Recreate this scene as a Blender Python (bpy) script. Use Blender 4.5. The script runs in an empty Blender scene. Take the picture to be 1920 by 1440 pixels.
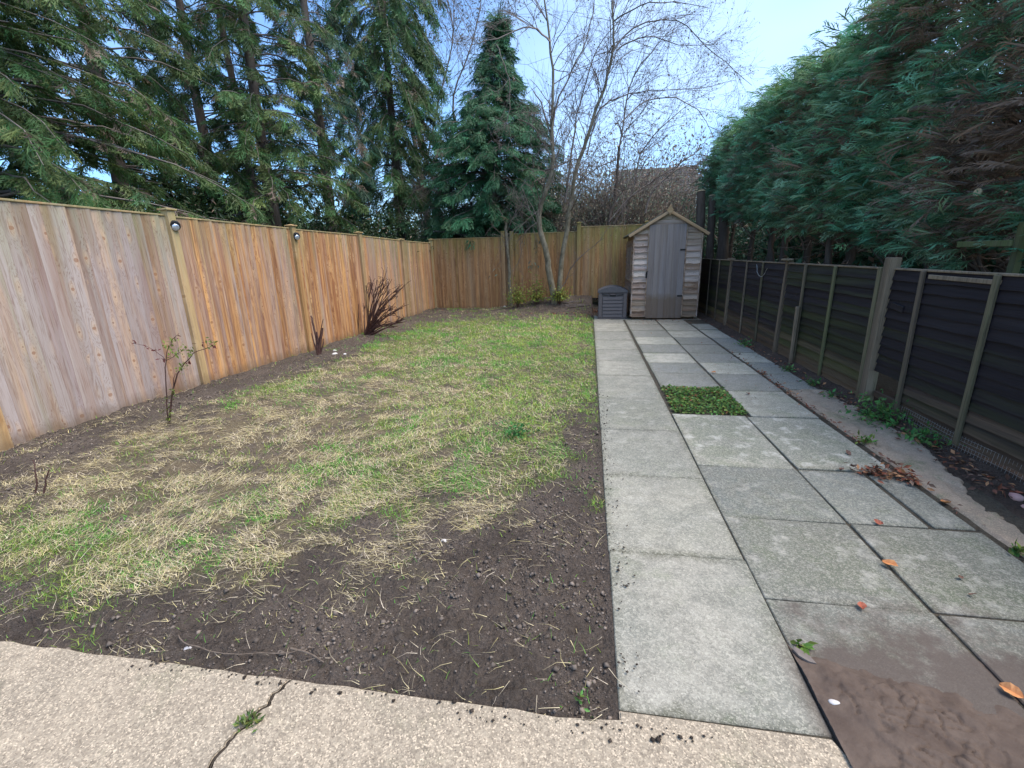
import bpy, bmesh, math, random
import numpy as np
from mathutils import Vector, Matrix
rad = math.radians
S = bpy.context.scene
C = S.collection
# ---------------------------------------------------------------- camera
CF, CP, CR, CY, CH = 862.9, 0.2734, -0.02658, 0.16746, 1.371   # focal (px of 1920), pitch, roll, yaw, eye height
def ray(x, y):
    dx, dy = x-960., y-720.
    cr, sr = math.cos(CR), math.sin(CR)
    a, b = cr*dx+sr*dy, -sr*dx+cr*dy
    v = (a/CF, 1., -b/CF)
    cp, sp = math.cos(CP), math.sin(CP)
    Y = cp*v[1]+sp*v[2]; Z = -sp*v[1]+cp*v[2]
    c, s = math.cos(CY), math.sin(CY)
    return np.array([c*v[0]-s*Y, s*v[0]+c*Y, Z])
def G(x, y, z=0.):
    r = ray(x, y); return np.array([0, 0, CH])+r*((z-CH)/r[2])
def PY(x, y, Y):
    r = ray(x, y); return np.array([0, 0, CH])+r*(Y/r[1])
cam = bpy.data.cameras.new('camera'); co = bpy.data.objects.new('camera', cam); C.objects.link(co)
rt = (ray(961, 720)-ray(960, 720)); rt /= np.linalg.norm(rt)
up = -(ray(960, 721)-ray(960, 720)); up /= np.linalg.norm(up)
bk = -ray(960, 720); bk /= np.linalg.norm(bk)
M = Matrix.Identity(4)
for i in range(3):
    M[i][0], M[i][1], M[i][2] = rt[i], up[i], bk[i]
M[2][3] = CH
co.matrix_world = M
cam.sensor_width = 36; cam.lens = CF/1920*36; cam.clip_end = 800; cam.clip_start = .05
S.camera = co
# ---------------------------------------------------------------- light
SUN_EL, SUN_AZ = rad(62), rad(100)      # azimuth clockwise from +Y
w = bpy.data.worlds.new('World'); S.world = w; w.use_nodes = True
wn = w.node_tree; bg = wn.nodes['Background']
sky = wn.nodes.new('ShaderNodeTexSky'); sky.sky_type = 'NISHITA'; sky.sun_disc = False
sky.sun_elevation = SUN_EL; sky.sun_rotation = SUN_AZ
sky.air_density = 1.0; sky.dust_density = 1.2; sky.ozone_density = 1.6
tc = wn.nodes.new('ShaderNodeTexCoord')
mp = wn.nodes.new('ShaderNodeMapping'); mp.inputs['Scale'].default_value = (1, 1, 2.6); mp.inputs['Location'].default_value = (3.1, 1.7, 0)
nz = wn.nodes.new('ShaderNodeTexNoise'); nz.inputs['Scale'].default_value = 1.1; nz.inputs['Detail'].default_value = 4; nz.inputs['Roughness'].default_value = .4
rp = wn.nodes.new('ShaderNodeMapRange'); rp.inputs['From Min'].default_value = .38; rp.inputs['From Max'].default_value = .68
rp.inputs['To Min'].default_value = .0; rp.inputs['To Max'].default_value = .55
mx = wn.nodes.new('ShaderNodeMix'); mx.data_type = 'RGBA'; mx.inputs[7].default_value = (4.6, 5.6, 6.8, 1)
wn.links.new(tc.outputs['Generated'], mp.inputs[0]); wn.links.new(mp.outputs[0], nz.inputs[0]); wn.links.new(nz.outputs[0], rp.inputs[0])
wn.links.new(rp.outputs[0], mx.inputs[0]); tn = wn.nodes.new('ShaderNodeMix'); tn.data_type = 'RGBA'; tn.blend_type = 'MULTIPLY'; tn.inputs[0].default_value = 1; tn.inputs[7].default_value = (.60, .86, 1.12, 1)
wn.links.new(sky.outputs[0], tn.inputs[6]); wn.links.new(tn.outputs[2], mx.inputs[6]); wn.links.new(mx.outputs[2], bg.inputs[0])
bg.inputs[1].default_value = .13
sun = bpy.data.lights.new('sun', 'SUN'); sun.energy = 2.1; sun.angle = rad(42); sun.color = (1, .91, .80)
so = bpy.data.objects.new('sun', sun); C.objects.link(so)
sd = Vector((math.sin(SUN_AZ)*math.cos(SUN_EL), math.cos(SUN_AZ)*math.cos(SUN_EL), math.sin(SUN_EL)))
so.rotation_euler = sd.to_track_quat('Z', 'Y').to_euler(); so.location = (5, -3, 12)
S.view_settings.view_transform = 'Standard'; S.view_settings.look = 'None'; S.view_settings.exposure = 1.18; S.view_settings.gamma = 1
S.view_settings.use_curve_mapping = False
# ---------------------------------------------------------------- helpers
RG = np.random.default_rng(7); random.seed(7)
class Noise:
    def __init__(s, seed, n=64):
        s.n = n; s.g = np.random.default_rng(seed).random((n, n))
    def at(s, x, y):
        x = np.asarray(x, float); y = np.asarray(y, float)
        xi = np.floor(x).astype(int); yi = np.floor(y).astype(int)
        fx = x-xi; fy = y-yi; fx = fx*fx*(3-2*fx); fy = fy*fy*(3-2*fy)
        n = s.n; g = s.g
        a = g[xi % n, yi % n]; b = g[(xi+1) % n, yi % n]; c = g[xi % n, (yi+1) % n]; d = g[(xi+1) % n, (yi+1) % n]
        return (a*(1-fx)+b*fx)*(1-fy)+(c*(1-fx)+d*fx)*fy
    def fbm(s, x, y, o=4):
        t = 0; a = .5; m = 0
        for i in range(o):
            t = t+a*s.at(np.asarray(x)*2**i+i*17.3, np.asarray(y)*2**i+i*9.1); m += a; a *= .55
        return t/m
N1, N2, N3, N4 = Noise(1), Noise(2), Noise(3), Noise(4)
def sstep(a, b, x):
    t = np.clip((np.asarray(x, float)-a)/(b-a), 0, 1); return t*t*(3-2*t)
def link(o, parent=None):
    C.objects.link(o)
    if parent is not None: o.parent = parent
    return o
def thing(name, label, cat, loc=(0, 0, 0), rotz=0, group=None):
    o = bpy.data.objects.new(name, None); o.empty_display_size = .1; C.objects.link(o)
    o.location = loc; o.rotation_euler = (0, 0, rotz); o['label'] = label; o['category'] = cat
    if group: o['group'] = group
    return o
def tag(o, label, cat, group=None, kind=None):
    o['label'] = label; o['category'] = cat
    if group: o['group'] = group
    if kind: o['kind'] = kind
    return o
def mesh_np(name, V, F, mat, cols=None, smooth=False, parent=None, loc=None):
    """V (n,3), F (m,k) faces of k corners; cols per vertex (n,3)."""
    me = bpy.data.meshes.new(name); V = np.asarray(V, np.float32); F = np.asarray(F, np.int32)
    if loc is not None: V = V-np.asarray(loc, np.float32)
    k = F.shape[1]; m = len(F)
    me.vertices.add(len(V)); me.vertices.foreach_set('co', V.ravel())
    me.loops.add(m*k); me.loops.foreach_set('vertex_index', F.ravel())
    me.polygons.add(m); me.polygons.foreach_set('loop_start', np.arange(m, dtype=np.int32)*k)
    me.update(calc_edges=True)
    if smooth: me.polygons.foreach_set('use_smooth', np.ones(m, bool))
    if cols is not None:
        a = me.color_attributes.new('Col', 'FLOAT_COLOR', 'POINT')
        c = np.ones((len(V), 4), np.float32); c[:, :3] = cols; a.data.foreach_set('color', c.ravel())
    if mat: me.materials.append(mat)
    o = bpy.data.objects.new(name, me)
    if loc is not None: o.location = loc
    return link(o, parent)
def bm_obj(name, bm, mat, parent=None, smooth=False):
    me = bpy.data.meshes.new(name); bm.to_mesh(me); bm.free()
    if smooth:
        for p in me.polygons: p.use_smooth = True
    me.materials.append(mat)
    return link(bpy.data.objects.new(name, me), parent)
def cbox_bm(x, y, z, ch=.004, c=(0, 0, 0), bm=None, rot=None, seg=1):
    """chamfered box of full size x,y,z centred at c"""
    b = bmesh.new(); bmesh.ops.create_cube(b, size=1)
    for v in b.verts: v.co = Vector((v.co.x*x, v.co.y*y, v.co.z*z))
    if ch > 0: bmesh.ops.bevel(b, geom=b.edges[:], offset=ch, segments=seg, affect='EDGES')
    if rot is not None: bmesh.ops.transform(b, matrix=rot, verts=b.verts)
    bmesh.ops.translate(b, vec=c, verts=b.verts)
    if bm is None: return b
    t = bpy.data.meshes.new('tmp'); b.to_mesh(t); b.free(); bm.from_mesh(t); bpy.data.meshes.remove(t)
    return bm
def cbox(name, x, y, z, mat, parent=None, loc=(0, 0, 0), rot=(0, 0, 0), ch=.004, c=(0, 0, 0)):
    o = bm_obj(name, cbox_bm(x, y, z, ch, c), mat, parent); o.location = loc; o.rotation_euler = rot; return o
def inst(name, me, parent=None, loc=(0, 0, 0), rot=(0, 0, 0), sc=(1, 1, 1), **props):
    o = bpy.data.objects.new(name, me); link(o, parent); o.location = loc; o.rotation_euler = rot; o.scale = sc
    for k, v in props.items(): o[k] = v
    return o
def tubes(polys, sides=5):
    """polys: list of (pts (n,3), radii (n,)) -> V,F quads"""
    Vs = []; Fs = []; off = 0
    ang = np.arange(sides)*2*math.pi/sides; ca, sa = np.cos(ang), np.sin(ang)
    for pts, rr in polys:
        p = np.asarray(pts, float); n = len(p); rr = np.asarray(rr, float)
        t = np.gradient(p, axis=0); t /= np.linalg.norm(t, axis=1)[:, None]+1e-9
        ref = np.where(np.abs(t[:, 2:3]) < .9, np.array([[0, 0, 1.]]), np.array([[1., 0, 0]]))
        if np.abs(t[:, 2]).mean() > .5: ref = np.tile([[1., 0, 0]], (n, 1))
        else: ref = np.tile([[0, 0, 1.]], (n, 1))
        u = np.cross(t, ref); u /= np.linalg.norm(u, axis=1)[:, None]+1e-9; v = np.cross(t, u)
        ring = p[:, None, :]+rr[:, None, None]*(u[:, None, :]*ca[None, :, None]+v[:, None, :]*sa[None, :, None])
        Vs.append(ring.reshape(-1, 3))
        i = np.arange(n-1)[:, None]*sides; j = np.arange(sides)[None, :]; j2 = (j+1) % sides
        f = np.stack([i+j, i+j2, i+sides+j2, i+sides+j], -1).reshape(-1, 4)+off
        Fs.append(f); off += n*sides
    return np.concatenate(Vs), np.concatenate(Fs)
def wob(p, amp, seed=None, n=3):
    """resample a polyline with n subdivisions (catmull-rom) and jitter it"""
    p = np.asarray(p, float); q = np.vstack([2*p[0]-p[1], p, 2*p[-1]-p[-2]]); out = []
    for i in range(1, len(q)-2):
        for k in range(n):
            t = k/n; a, b, c, d = q[i-1], q[i], q[i+1], q[i+2]
            out.append(.5*((2*b)+(c-a)*t+(2*a-5*b+4*c-d)*t*t+(3*b-a-3*c+d)*t**3))
    out.append(p[-1]); out = np.array(out)
    out[1:-1] += RG.normal(0, amp, (len(out)-2, 3)); return out
# ------------------------------------------------ node materials
def newmat(name):
    m = bpy.data.materials.new(name); m.use_nodes = True; nt = m.node_tree
    return m, nt, nt.nodes['Principled BSDF']
def nd(nt, typ, ins=None, **pr):
    n = nt.nodes.new('ShaderNode'+typ)
    for k, v in pr.items(): setattr(n, k, v)
    for k, v in (ins or {}).items():
        if isinstance(v, bpy.types.NodeSocket): nt.links.new(v, n.inputs[k])
        else: n.inputs[k].default_value = v
    return n
def c4(c): return (c[0], c[1], c[2], 1)
def mixc(nt, f, a, b, mode='MIX'):
    n = nd(nt, 'Mix', data_type='RGBA', blend_type=mode)
    for i, v in ((0, f), (6, a), (7, b)):
        if isinstance(v, bpy.types.NodeSocket): nt.links.new(v, n.inputs[i])
        else: n.inputs[i].default_value = c4(v) if i else v
    return n.outputs[2]
def noise(nt, vec, scale, detail=4, rough=.55, out=0):
    return nd(nt, 'TexNoise', {'Vector': vec, 'Scale': scale, 'Detail': detail, 'Roughness': rough}).outputs[out]
def rng(nt, v, a, b, c=0., d=1.):
    return nd(nt, 'MapRange', {'Value': v, 'From Min': a, 'From Max': b, 'To Min': c, 'To Max': d}).outputs[0]
def mth(nt, op, a, b=0.):
    n = nd(nt, 'Math', operation=op)
    for i, v in ((0, a), (1, b)):
        if isinstance(v, bpy.types.NodeSocket): nt.links.new(v, n.inputs[i])
        else: n.inputs[i].default_value = v
    return n.outputs[0]
def bump(nt, bs, h, strength=.3, dist=.01):
    b = nd(nt, 'Bump', {'Height': h, 'Strength': strength, 'Distance': dist}); nt.links.new(b.outputs[0], bs.inputs['Normal'])
def attr(nt, name): return nd(nt, 'Attribute', attribute_type='OBJECT', attribute_name=name).outputs['Fac']
def wood_mat(name, fresh, red, grey, moss, rough=.8, knots=True, gs=1., axis='Z', dark=.55, var=1.):
    """board timber: grain runs along object axis; obj['w'] weathering, obj['m'] moss; world height fades too"""
    m, nt, bs = newmat(name)
    tc = nd(nt, 'TexCoord').outputs['Object']
    oi = nd(nt, 'ObjectInfo').outputs['Random']
    off = nd(nt, 'CombineXYZ', {'X': mth(nt, 'MULTIPLY', oi, 37.), 'Y': mth(nt, 'MULTIPLY', oi, 91.), 'Z': mth(nt, 'MULTIPLY', oi, 53.)}).outputs[0]
    p = nd(nt, 'VectorMath', {0: tc, 1: off}, operation='ADD').outputs[0]
    sc = {'Z': (1, 1, .035), 'X': (.035, 1, 1), 'Y': (1, .035, 1)}[axis]
    ks = {'Z': (8.5, .01, 2.3), 'X': (2.3, .01, 8.5), 'Y': (.01, 2.3, 8.5)}[axis]
    ik = {'Z': (1/8.5, 0, 1/2.3), 'X': (1/2.3, 0, 1/8.5), 'Y': (0, 1/2.3, 1/8.5)}[axis]
    pk = nd(nt, 'VectorMath', {0: p, 1: ks}, operation='MULTIPLY').outputs[0]
    vor = nd(nt, 'TexVoronoi', {'Vector': pk, 'Scale': 1.0, 'Randomness': .85})
    dl = nd(nt, 'VectorMath', {0: pk, 1: vor.outputs['Position']}, operation='SUBTRACT').outputs[0]
    dl = nd(nt, 'VectorMath', {0: dl, 1: ik}, operation='MULTIPLY').outputs[0]
    kd = nd(nt, 'VectorMath', {0: dl}, operation='LENGTH').outputs['Value']
    kd = mth(nt, 'ADD', kd, mth(nt, 'MULTIPLY', mth(nt, 'SUBTRACT', noise(nt, p, 60, 2), .5), .010))
    kr = mth(nt, 'FRACT', mth(nt, 'MULTIPLY', nd(nt, 'SeparateColor', {0: vor.outputs['Color']}).outputs[0], 5.3))
    krad = rng(nt, kr, .25, 1., .0, .021)
    kn = nd(nt, 'Clamp', {'Value': mth(nt, 'MULTIPLY', mth(nt, 'SUBTRACT', krad, kd), 400)}).outputs[0]
    dle = nd(nt, 'VectorMath', {0: dl, 1: {'Z': (1, 1, .30), 'X': (.30, 1, 1), 'Y': (1, .30, 1)}[axis]}, operation='MULTIPLY').outputs[0]
    ke = nd(nt, 'VectorMath', {0: dle}, operation='LENGTH').outputs['Value']
    pg = nd(nt, 'VectorMath', {0: p, 1: sc}, operation='MULTIPLY').outputs[0]
    warp = noise(nt, pg, 11*gs, 2, .5, out=1)
    pg2 = nd(nt, 'VectorMath', {0: pg, 1: nd(nt, 'VectorMath', {0: warp, 'Scale': .05/gs}, operation='SCALE').outputs[0]}, operation='ADD').outputs[0]
    if knots:
        kin = mth(nt, 'MULTIPLY', mth(nt, 'MULTIPLY', rng(nt, ke, .06, .0), rng(nt, kr, .25, .5)), .05)
        pg2 = nd(nt, 'VectorMath', {0: pg2, 1: nd(nt, 'CombineXYZ', {'X': kin, 'Y': kin, 'Z': kin}).outputs[0]}, operation='ADD').outputs[0]
    g1 = noise(nt, pg2, 30*gs, 3, .6); g2 = noise(nt, pg2, 110*gs, 3, .65); g3 = noise(nt, pg, 16*gs, 3, .5)
    col = mixc(nt, rng(nt, g1, .42, .58), fresh, red)
    col = mixc(nt, mth(nt, 'MULTIPLY', rng(nt, g3, .45, .6), .5), col, tuple(min(1, c*1.45) for c in fresh))
    wv = mth(nt, 'ADD', attr(nt, 'w'), mth(nt, 'MULTIPLY', mth(nt, 'SUBTRACT', noise(nt, pg, 9*gs, 4), .5), 2.6))
    wv = nd(nt, 'Clamp', {'Value': wv}).outputs[0]
    col = mixc(nt, wv, col, grey)
    mv = mth(nt, 'ADD', attr(nt, 'm'), mth(nt, 'MULTIPLY', mth(nt, 'SUBTRACT', noise(nt, pg, 4.3*gs, 5, .7), .56), 2.6))
    geo = nd(nt, 'NewGeometry').outputs['Position']
    z = nd(nt, 'SeparateXYZ', {0: geo}).outputs[2]
    mv = mth(nt, 'ADD', mv, rng(nt, z, 1.2, 1.85, 0, .6))
    mv = mth(nt, 'MULTIPLY', nd(nt, 'Clamp', {'Value': mv}).outputs[0], .75)
    col = mixc(nt, mv, col, moss)
    col = mixc(nt, mth(nt, 'MULTIPLY', rng(nt, g2, .5, .68), dark), col, tuple(c*.45 for c in red))
    g4 = noise(nt, pg, 5.5*gs, 3, .6)
    col = mixc(nt, mth(nt, 'MULTIPLY', rng(nt, g4, .50, .64), .45*min(1, dark*2)), col, tuple(c*.75 for c in red))
    # per board value shift
    col = mixc(nt, 1., col, nd(nt, 'CombineColor', {0: rng(nt, oi, 0, 1, 1-.16*var, 1+.10*var), 1: rng(nt, oi, 0, 1, 1-.18*var, 1+.11*var), 2: rng(nt, mth(nt, 'ADD', mth(nt, 'MULTIPLY', oi, .8), mth(nt, 'MULTIPLY', mth(nt, 'FRACT', mth(nt, 'MULTIPLY', oi, 3.1)) , .2)), 0, 1, 1-.20*var, 1+.12*var)}).outputs[0], 'MULTIPLY')
    if knots:
        halo = mth(nt, 'MULTIPLY', rng(nt, ke, .030, .008), rng(nt, kr, .25, .5))
        col = mixc(nt, mth(nt, 'MULTIPLY', halo, .28), col, tuple(min(1, c*k) for c, k in zip(fresh, (1.4, 1.7, 2.3))))
        kc = mixc(nt, rng(nt, kr, .55, .75), tuple(c*.35 for c in red), tuple(c*.8 for c in red))
        col = mixc(nt, mth(nt, 'MULTIPLY', kn, .6), col, kc)
    # mud splash at the foot
    sp = rng(nt, mth(nt, 'ADD', mth(nt, 'SUBTRACT', z, attr(nt, 'sp')), mth(nt, 'MULTIPLY', noise(nt, geo, 11, 4), .16)), .20, .08)
    col = mixc(nt, mth(nt, 'MULTIPLY', sp, .6), col, (.15, .095, .05))
    nt.links.new(col, bs.inputs['Base Color']); bs.inputs['Roughness'].default_value = rough
    bs.inputs['Specular IOR Level'].default_value = .25
    bump(nt, bs, mth(nt, 'ADD', g1, mth(nt, 'MULTIPLY', g2, .6)), .55, .004)
    return m
def conc_mat(name, base, var, speck=260, specks=.5, moss=(.10, .13, .05), mossv=.5, centre=False, bumps=.4):
    """exposed aggregate concrete; obj['t'] tint towards blue grey, obj['s'] centre stain, obj['l'] lightness"""
    m, nt, bs = newmat(name)
    tc = nd(nt, 'TexCoord').outputs['Object']; geo = nd(nt, 'NewGeometry').outputs['Position']
    n1 = noise(nt, geo, 2.3, 6, .6); n2 = noise(nt, geo, 11, 6, .65); n3 = noise(nt, geo, 60, 3, .6)
    vo = nd(nt, 'TexVoronoi', {'Vector': geo, 'Scale': speck}); vc = vo.outputs['Color']
    vv = nd(nt, 'SeparateColor', {0: vc}).outputs
    vo2 = nd(nt, 'SeparateColor', {0: nd(nt, 'TexVoronoi', {'Vector': geo, 'Scale': speck*.43}).outputs['Color']}).outputs
    col = mixc(nt, rng(nt, n1, .3, .7), base, var)
    col = mixc(nt, attr(nt, 't'), col, tuple(c*k for c, k in zip(base, (.42, .52, .68))))
    st = mth(nt, 'MULTIPLY', mth(nt, 'ADD', rng(nt, n2, .38, .62), -.12), .55)
    col = mixc(nt, st, col, tuple(c*.5 for c in base))
    if centre:
        sx = nd(nt, 'SeparateXYZ', {0: tc}).outputs
        ex = mth(nt, 'MAXIMUM', mth(nt, 'MULTIPLY', mth(nt, 'ABSOLUTE', sx[0]), 1/.30), mth(nt, 'MULTIPLY', mth(nt, 'ABSOLUTE', sx[1]), attr(nt, 'iy')))
        ex = mth(nt, 'ADD', ex, mth(nt, 'MULTIPLY', mth(nt, 'SUBTRACT', n2, .5), 1.5))
        cm = mth(nt, 'MULTIPLY', rng(nt, ex, 1.0, .7), attr(nt, 's'))
        col = mixc(nt, cm, col, (.135, .14, .095))
    if centre:
        e2 = mth(nt, 'MAXIMUM', mth(nt, 'MULTIPLY', mth(nt, 'ABSOLUTE', sx[0]), 1/.30), mth(nt, 'MULTIPLY', mth(nt, 'ABSOLUTE', sx[1]), attr(nt, 'iy')))
        e2 = mth(nt, 'ADD', e2, mth(nt, 'MULTIPLY', mth(nt, 'SUBTRACT', n2, .5), .35))
        col = mixc(nt, mth(nt, 'MULTIPLY', rng(nt, e2, .86, 1.0), .8), col, (.10, .095, .055))
        col = mixc(nt, mth(nt, 'MULTIPLY', rng(nt, noise(nt, geo, 5.5, 5, .55), .47, .60), mth(nt, 'ADD', .25, mth(nt, 'MULTIPLY', attr(nt, 's'), .45))), col, (.15, .145, .115))
        col = mixc(nt, mth(nt, 'MULTIPLY', rng(nt, noise(nt, geo, 1.9, 4, .5), .44, .60), .55), col, (.17, .17, .135))
        col = mixc(nt, mth(nt, 'MULTIPLY', rng(nt, noise(nt, geo, 8, 6, .6), .54, .66), mth(nt, 'ADD', .12, mth(nt, 'MULTIPLY', attr(nt, 's'), .5))), col, (.52, .48, .41))
    mo = mth(nt, 'MULTIPLY', rng(nt, noise(nt, geo, 3.1, 6, .7), .54, .70), mossv)
    col = mixc(nt, mo, col, moss)
    col = mixc(nt, mth(nt, 'MULTIPLY', rng(nt, vv[0], .6, .95), specks), col, tuple(min(.8, c*1.75) for c in base))
    col = mixc(nt, mth(nt, 'MULTIPLY', rng(nt, vv[1], .6, .95), specks), col, tuple(c*.38 for c in base))
    col = mixc(nt, mth(nt, 'MULTIPLY', rng(nt, vo2[0], .55, .9), specks*.55), col, tuple(min(.8, c*1.5) for c in var))
    col = mixc(nt, mth(nt, 'MULTIPLY', rng(nt, vo2[1], .66, .95), specks*.6), col, tuple(c*.45 for c in base))
    if centre:
        # earth washed onto the slabs nearest the house
        px = nd(nt, 'SeparateXYZ', {0: geo}).outputs
        dd = mth(nt, 'ADD', mth(nt, 'MULTIPLY', px[1], 1.0), mth(nt, 'MULTIPLY', mth(nt, 'ABSOLUTE', mth(nt, 'SUBTRACT', px[0], 1.2)), .25))
        dd = mth(nt, 'ADD', dd, mth(nt, 'MULTIPLY', mth(nt, 'SUBTRACT', noise(nt, geo, 5, 6, .7), .5), 1.1))
        md = mth(nt, 'MULTIPLY', rng(nt, dd, 1.78, 1.50), rng(nt, px[0], .66, .74))
        col = mixc(nt, mth(nt, 'MULTIPLY', md, .9), col, (.105, .074, .057))
    l = mth(nt, 'ADD', attr(nt, 'l'), 1.)
    col = mixc(nt, 1., col, nd(nt, 'CombineColor', {0: l, 1: l, 2: l}).outputs[0], 'MULTIPLY')
    nt.links.new(col, bs.inputs['Base Color']); bs.inputs['Roughness'].default_value = .85
    h = mth(nt, 'ADD', mth(nt, 'MULTIPLY', vo.outputs['Distance'], .35), mth(nt, 'ADD', n3, mth(nt, 'MULTIPLY', n2, 1.5)))
    bump(nt, bs, h, bumps, .006)
    return m
def leaf_mat(name, trans=.25, rough=.5, spec=.3, tint=(1, 1, 1)):
    m, nt, bs = newmat(name)
    a = nd(nt, 'Attribute', attribute_name='Col').outputs['Color']
    col = mixc(nt, 1., a, tint, 'MULTIPLY')
    nt.links.new(col, bs.inputs['Base Color']); bs.inputs['Roughness'].default_value = rough; bs.inputs['Specular IOR Level'].default_value = spec
    if trans > 0:
        tr = nd(nt, 'BsdfTranslucent', {'Color': col}); ms = nd(nt, 'MixShader', {0: trans})
        nt.links.new(bs.outputs[0], ms.inputs[1]); nt.links.new(tr.outputs[0], ms.inputs[2])
        nt.links.new(ms.outputs[0], nt.nodes['Material Output'].inputs[0])
    return m
def plain_mat(name, a, b, scale=8, rough=.8, metal=0, bs_=.3, stretch=(1, 1, 1), spec=.3):
    m, nt, bs = newmat(name)
    tc = nd(nt, 'TexCoord').outputs['Object']
    mpp = nd(nt, 'Mapping', {'Vector': tc, 'Scale': stretch}).outputs[0]
    n = noise(nt, mpp, scale, 6, .65)
    nt.links.new(mixc(nt, rng(nt, n, .33, .67), a, b), bs.inputs['Base Color'])
    bs.inputs['Roughness'].default_value = rough; bs.inputs['Metallic'].default_value = metal; bs.inputs['Specular IOR Level'].default_value = spec
    if bs_ > 0: bump(nt, bs, mth(nt, 'ADD', n, mth(nt, 'MULTIPLY', noise(nt, mpp, scale*6, 6, .7), .5)), bs_, .01)
    return m
M_fence = wood_mat('closeboard_timber', (.54, .28, .11), (.31, .125, .052), (.44, .35, .305), (.25, .25, .11))
M_back = wood_mat('back_fence_timber', (.42, .225, .095), (.26, .125, .055), (.34, .24, .145), (.24, .25, .07), gs=1.1, var=.7)
M_post = wood_mat('post_timber', (.52, .31, .13), (.42, .22, .085), (.42, .33, .22), (.27, .26, .11), dark=.35)
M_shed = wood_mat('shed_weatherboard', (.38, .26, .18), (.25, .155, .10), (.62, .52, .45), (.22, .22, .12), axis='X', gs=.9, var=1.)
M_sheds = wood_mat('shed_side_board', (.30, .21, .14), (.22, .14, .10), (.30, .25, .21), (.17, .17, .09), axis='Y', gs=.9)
M_door = wood_mat('shed_door_board', (.23, .185, .15), (.17, .13, .105), (.285, .26, .255), (.24, .20, .11), knots=False, dark=.3, var=.2)
M_trim = wood_mat('shed_trim', (.42, .29, .17), (.34, .21, .11), (.40, .32, .22), (.24, .22, .11), knots=False, axis='X', var=.3)
M_dark = wood_mat('stained_lap_board', (.024, .020, .023), (.015, .012, .015), (.19, .13, .08), (.075, .10, .02), axis='Y', knots=False, dark=.3, rough=.62)
M_dpost = wood_mat('weathered_post', (.14, .11, .075), (.085, .065, .048), (.26, .20, .135), (.12, .17, .05), knots=False, var=.6)
M_lip = plain_mat('bare_edge_highlight', (.085, .075, .058), (.15, .13, .09), 20, .9, bs_=0)  # unstained cut lip, its pale colour also painting in the board edge highlight
M_slab = conc_mat('paving_slab', (.33, .30, .235), (.41, .37, .295), centre=True, mossv=.5, speck=260, specks=.42)
M_patio = conc_mat('patio_concrete', (.405, .318, .222), (.30, .242, .172), speck=230, specks=.75, mossv=.35, bumps=.5)
M_strip = conc_mat('margin_concrete', (.42, .31, .22), (.25, .21, .15), mossv=.8, speck=220, specks=.3)
M_mud = plain_mat('dried_mud', (.075, .050, .037), (.125, .088, .066), 9, .85, bs_=.6)
M_leaf = leaf_mat('foliage', .3); M_grass = leaf_mat('grass_blades', .35, .5, .2); M_straw = leaf_mat('dead_grass', .2, .8, .1)
M_dleaf = leaf_mat('fallen_leaf', .1, .6, .3)
M_clod = leaf_mat('soil_crumb', 0, .95, .1)
M_bark = plain_mat('conifer_bark', (.075, .055, .044), (.17, .13, .10), 9, .9, bs_=.8, stretch=(1, 1, .25))
M_barkp = plain_mat('pale_bark', (.095, .08, .05), (.27, .235, .165), 14, .85, bs_=.6, stretch=(1, 1, .5))
M_twig = plain_mat('twig_bark', (.13, .10, .085), (.24, .20, .17), 6, .85, bs_=.2)
M_twigr = plain_mat('red_brown_stem', (.055, .025, .02), (.13, .065, .05), 20, .7, bs_=.2)
M_stickb = plain_mat('weathered_stick', (.10, .07, .05), (.20, .15, .11), 40, .9, bs_=.2)
M_plastic = plain_mat('taupe_plastic', (.115, .10, .10), (.135, .12, .12), 40, .5, bs_=.1)
M_plasticl = plain_mat('dark_lid_plastic', (.085, .082, .09), (.11, .105, .112), 30, .45, bs_=.1)
M_black = plain_mat('black_plastic', (.012, .012, .014), (.02, .02, .022), 20, .4, bs_=0)
M_metal = plain_mat('dull_zinc_wire', (.30, .31, .30), (.42, .42, .40), 30, .45, metal=.7, bs_=0)
M_felt = plain_mat('roofing_felt', (.028, .035, .03), (.06, .07, .05), 18, .9, bs_=.4)
M_stone = plain_mat('pale_stone', (.50, .44, .40), (.62, .58, .54), 12, .8)
M_pink = plain_mat('pink_stone', (.50, .25, .22), (.58, .36, .30), 12, .8)
M_brick = plain_mat('red_brick', (.20, .085, .06), (.30, .14, .10), 9, .9)
M_mortar = plain_mat('mortar', (.26, .21, .18), (.33, .28, .24), 9, .95)
M_tile = plain_mat('roof_tile', (.05, .042, .04), (.10, .08, .07), 9, .9)
M_earth = plain_mat('far_ground', (.05, .045, .03), (.05, .065, .025), 2, .95)
M_cut = plain_mat('sawn_wood', (.50, .38, .22), (.62, .50, .32), 30, .8)
# lens of the solar lights
M_lens, _nt, _b = newmat('light_lens'); _b.inputs['Base Color'].default_value = (.55, .57, .6, 1); _b.inputs['Roughness'].default_value = .15; _b.inputs['Metallic'].default_value = .6

# ---------------------------------------------------------------- ground
def mound(X, Y):
    return .30*sstep(10.9, 12.1, Y)*sstep(-2.7, -.6, X)*(1-sstep(.7, 1.1, X)) + .05*sstep(9, 12, Y)
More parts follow.
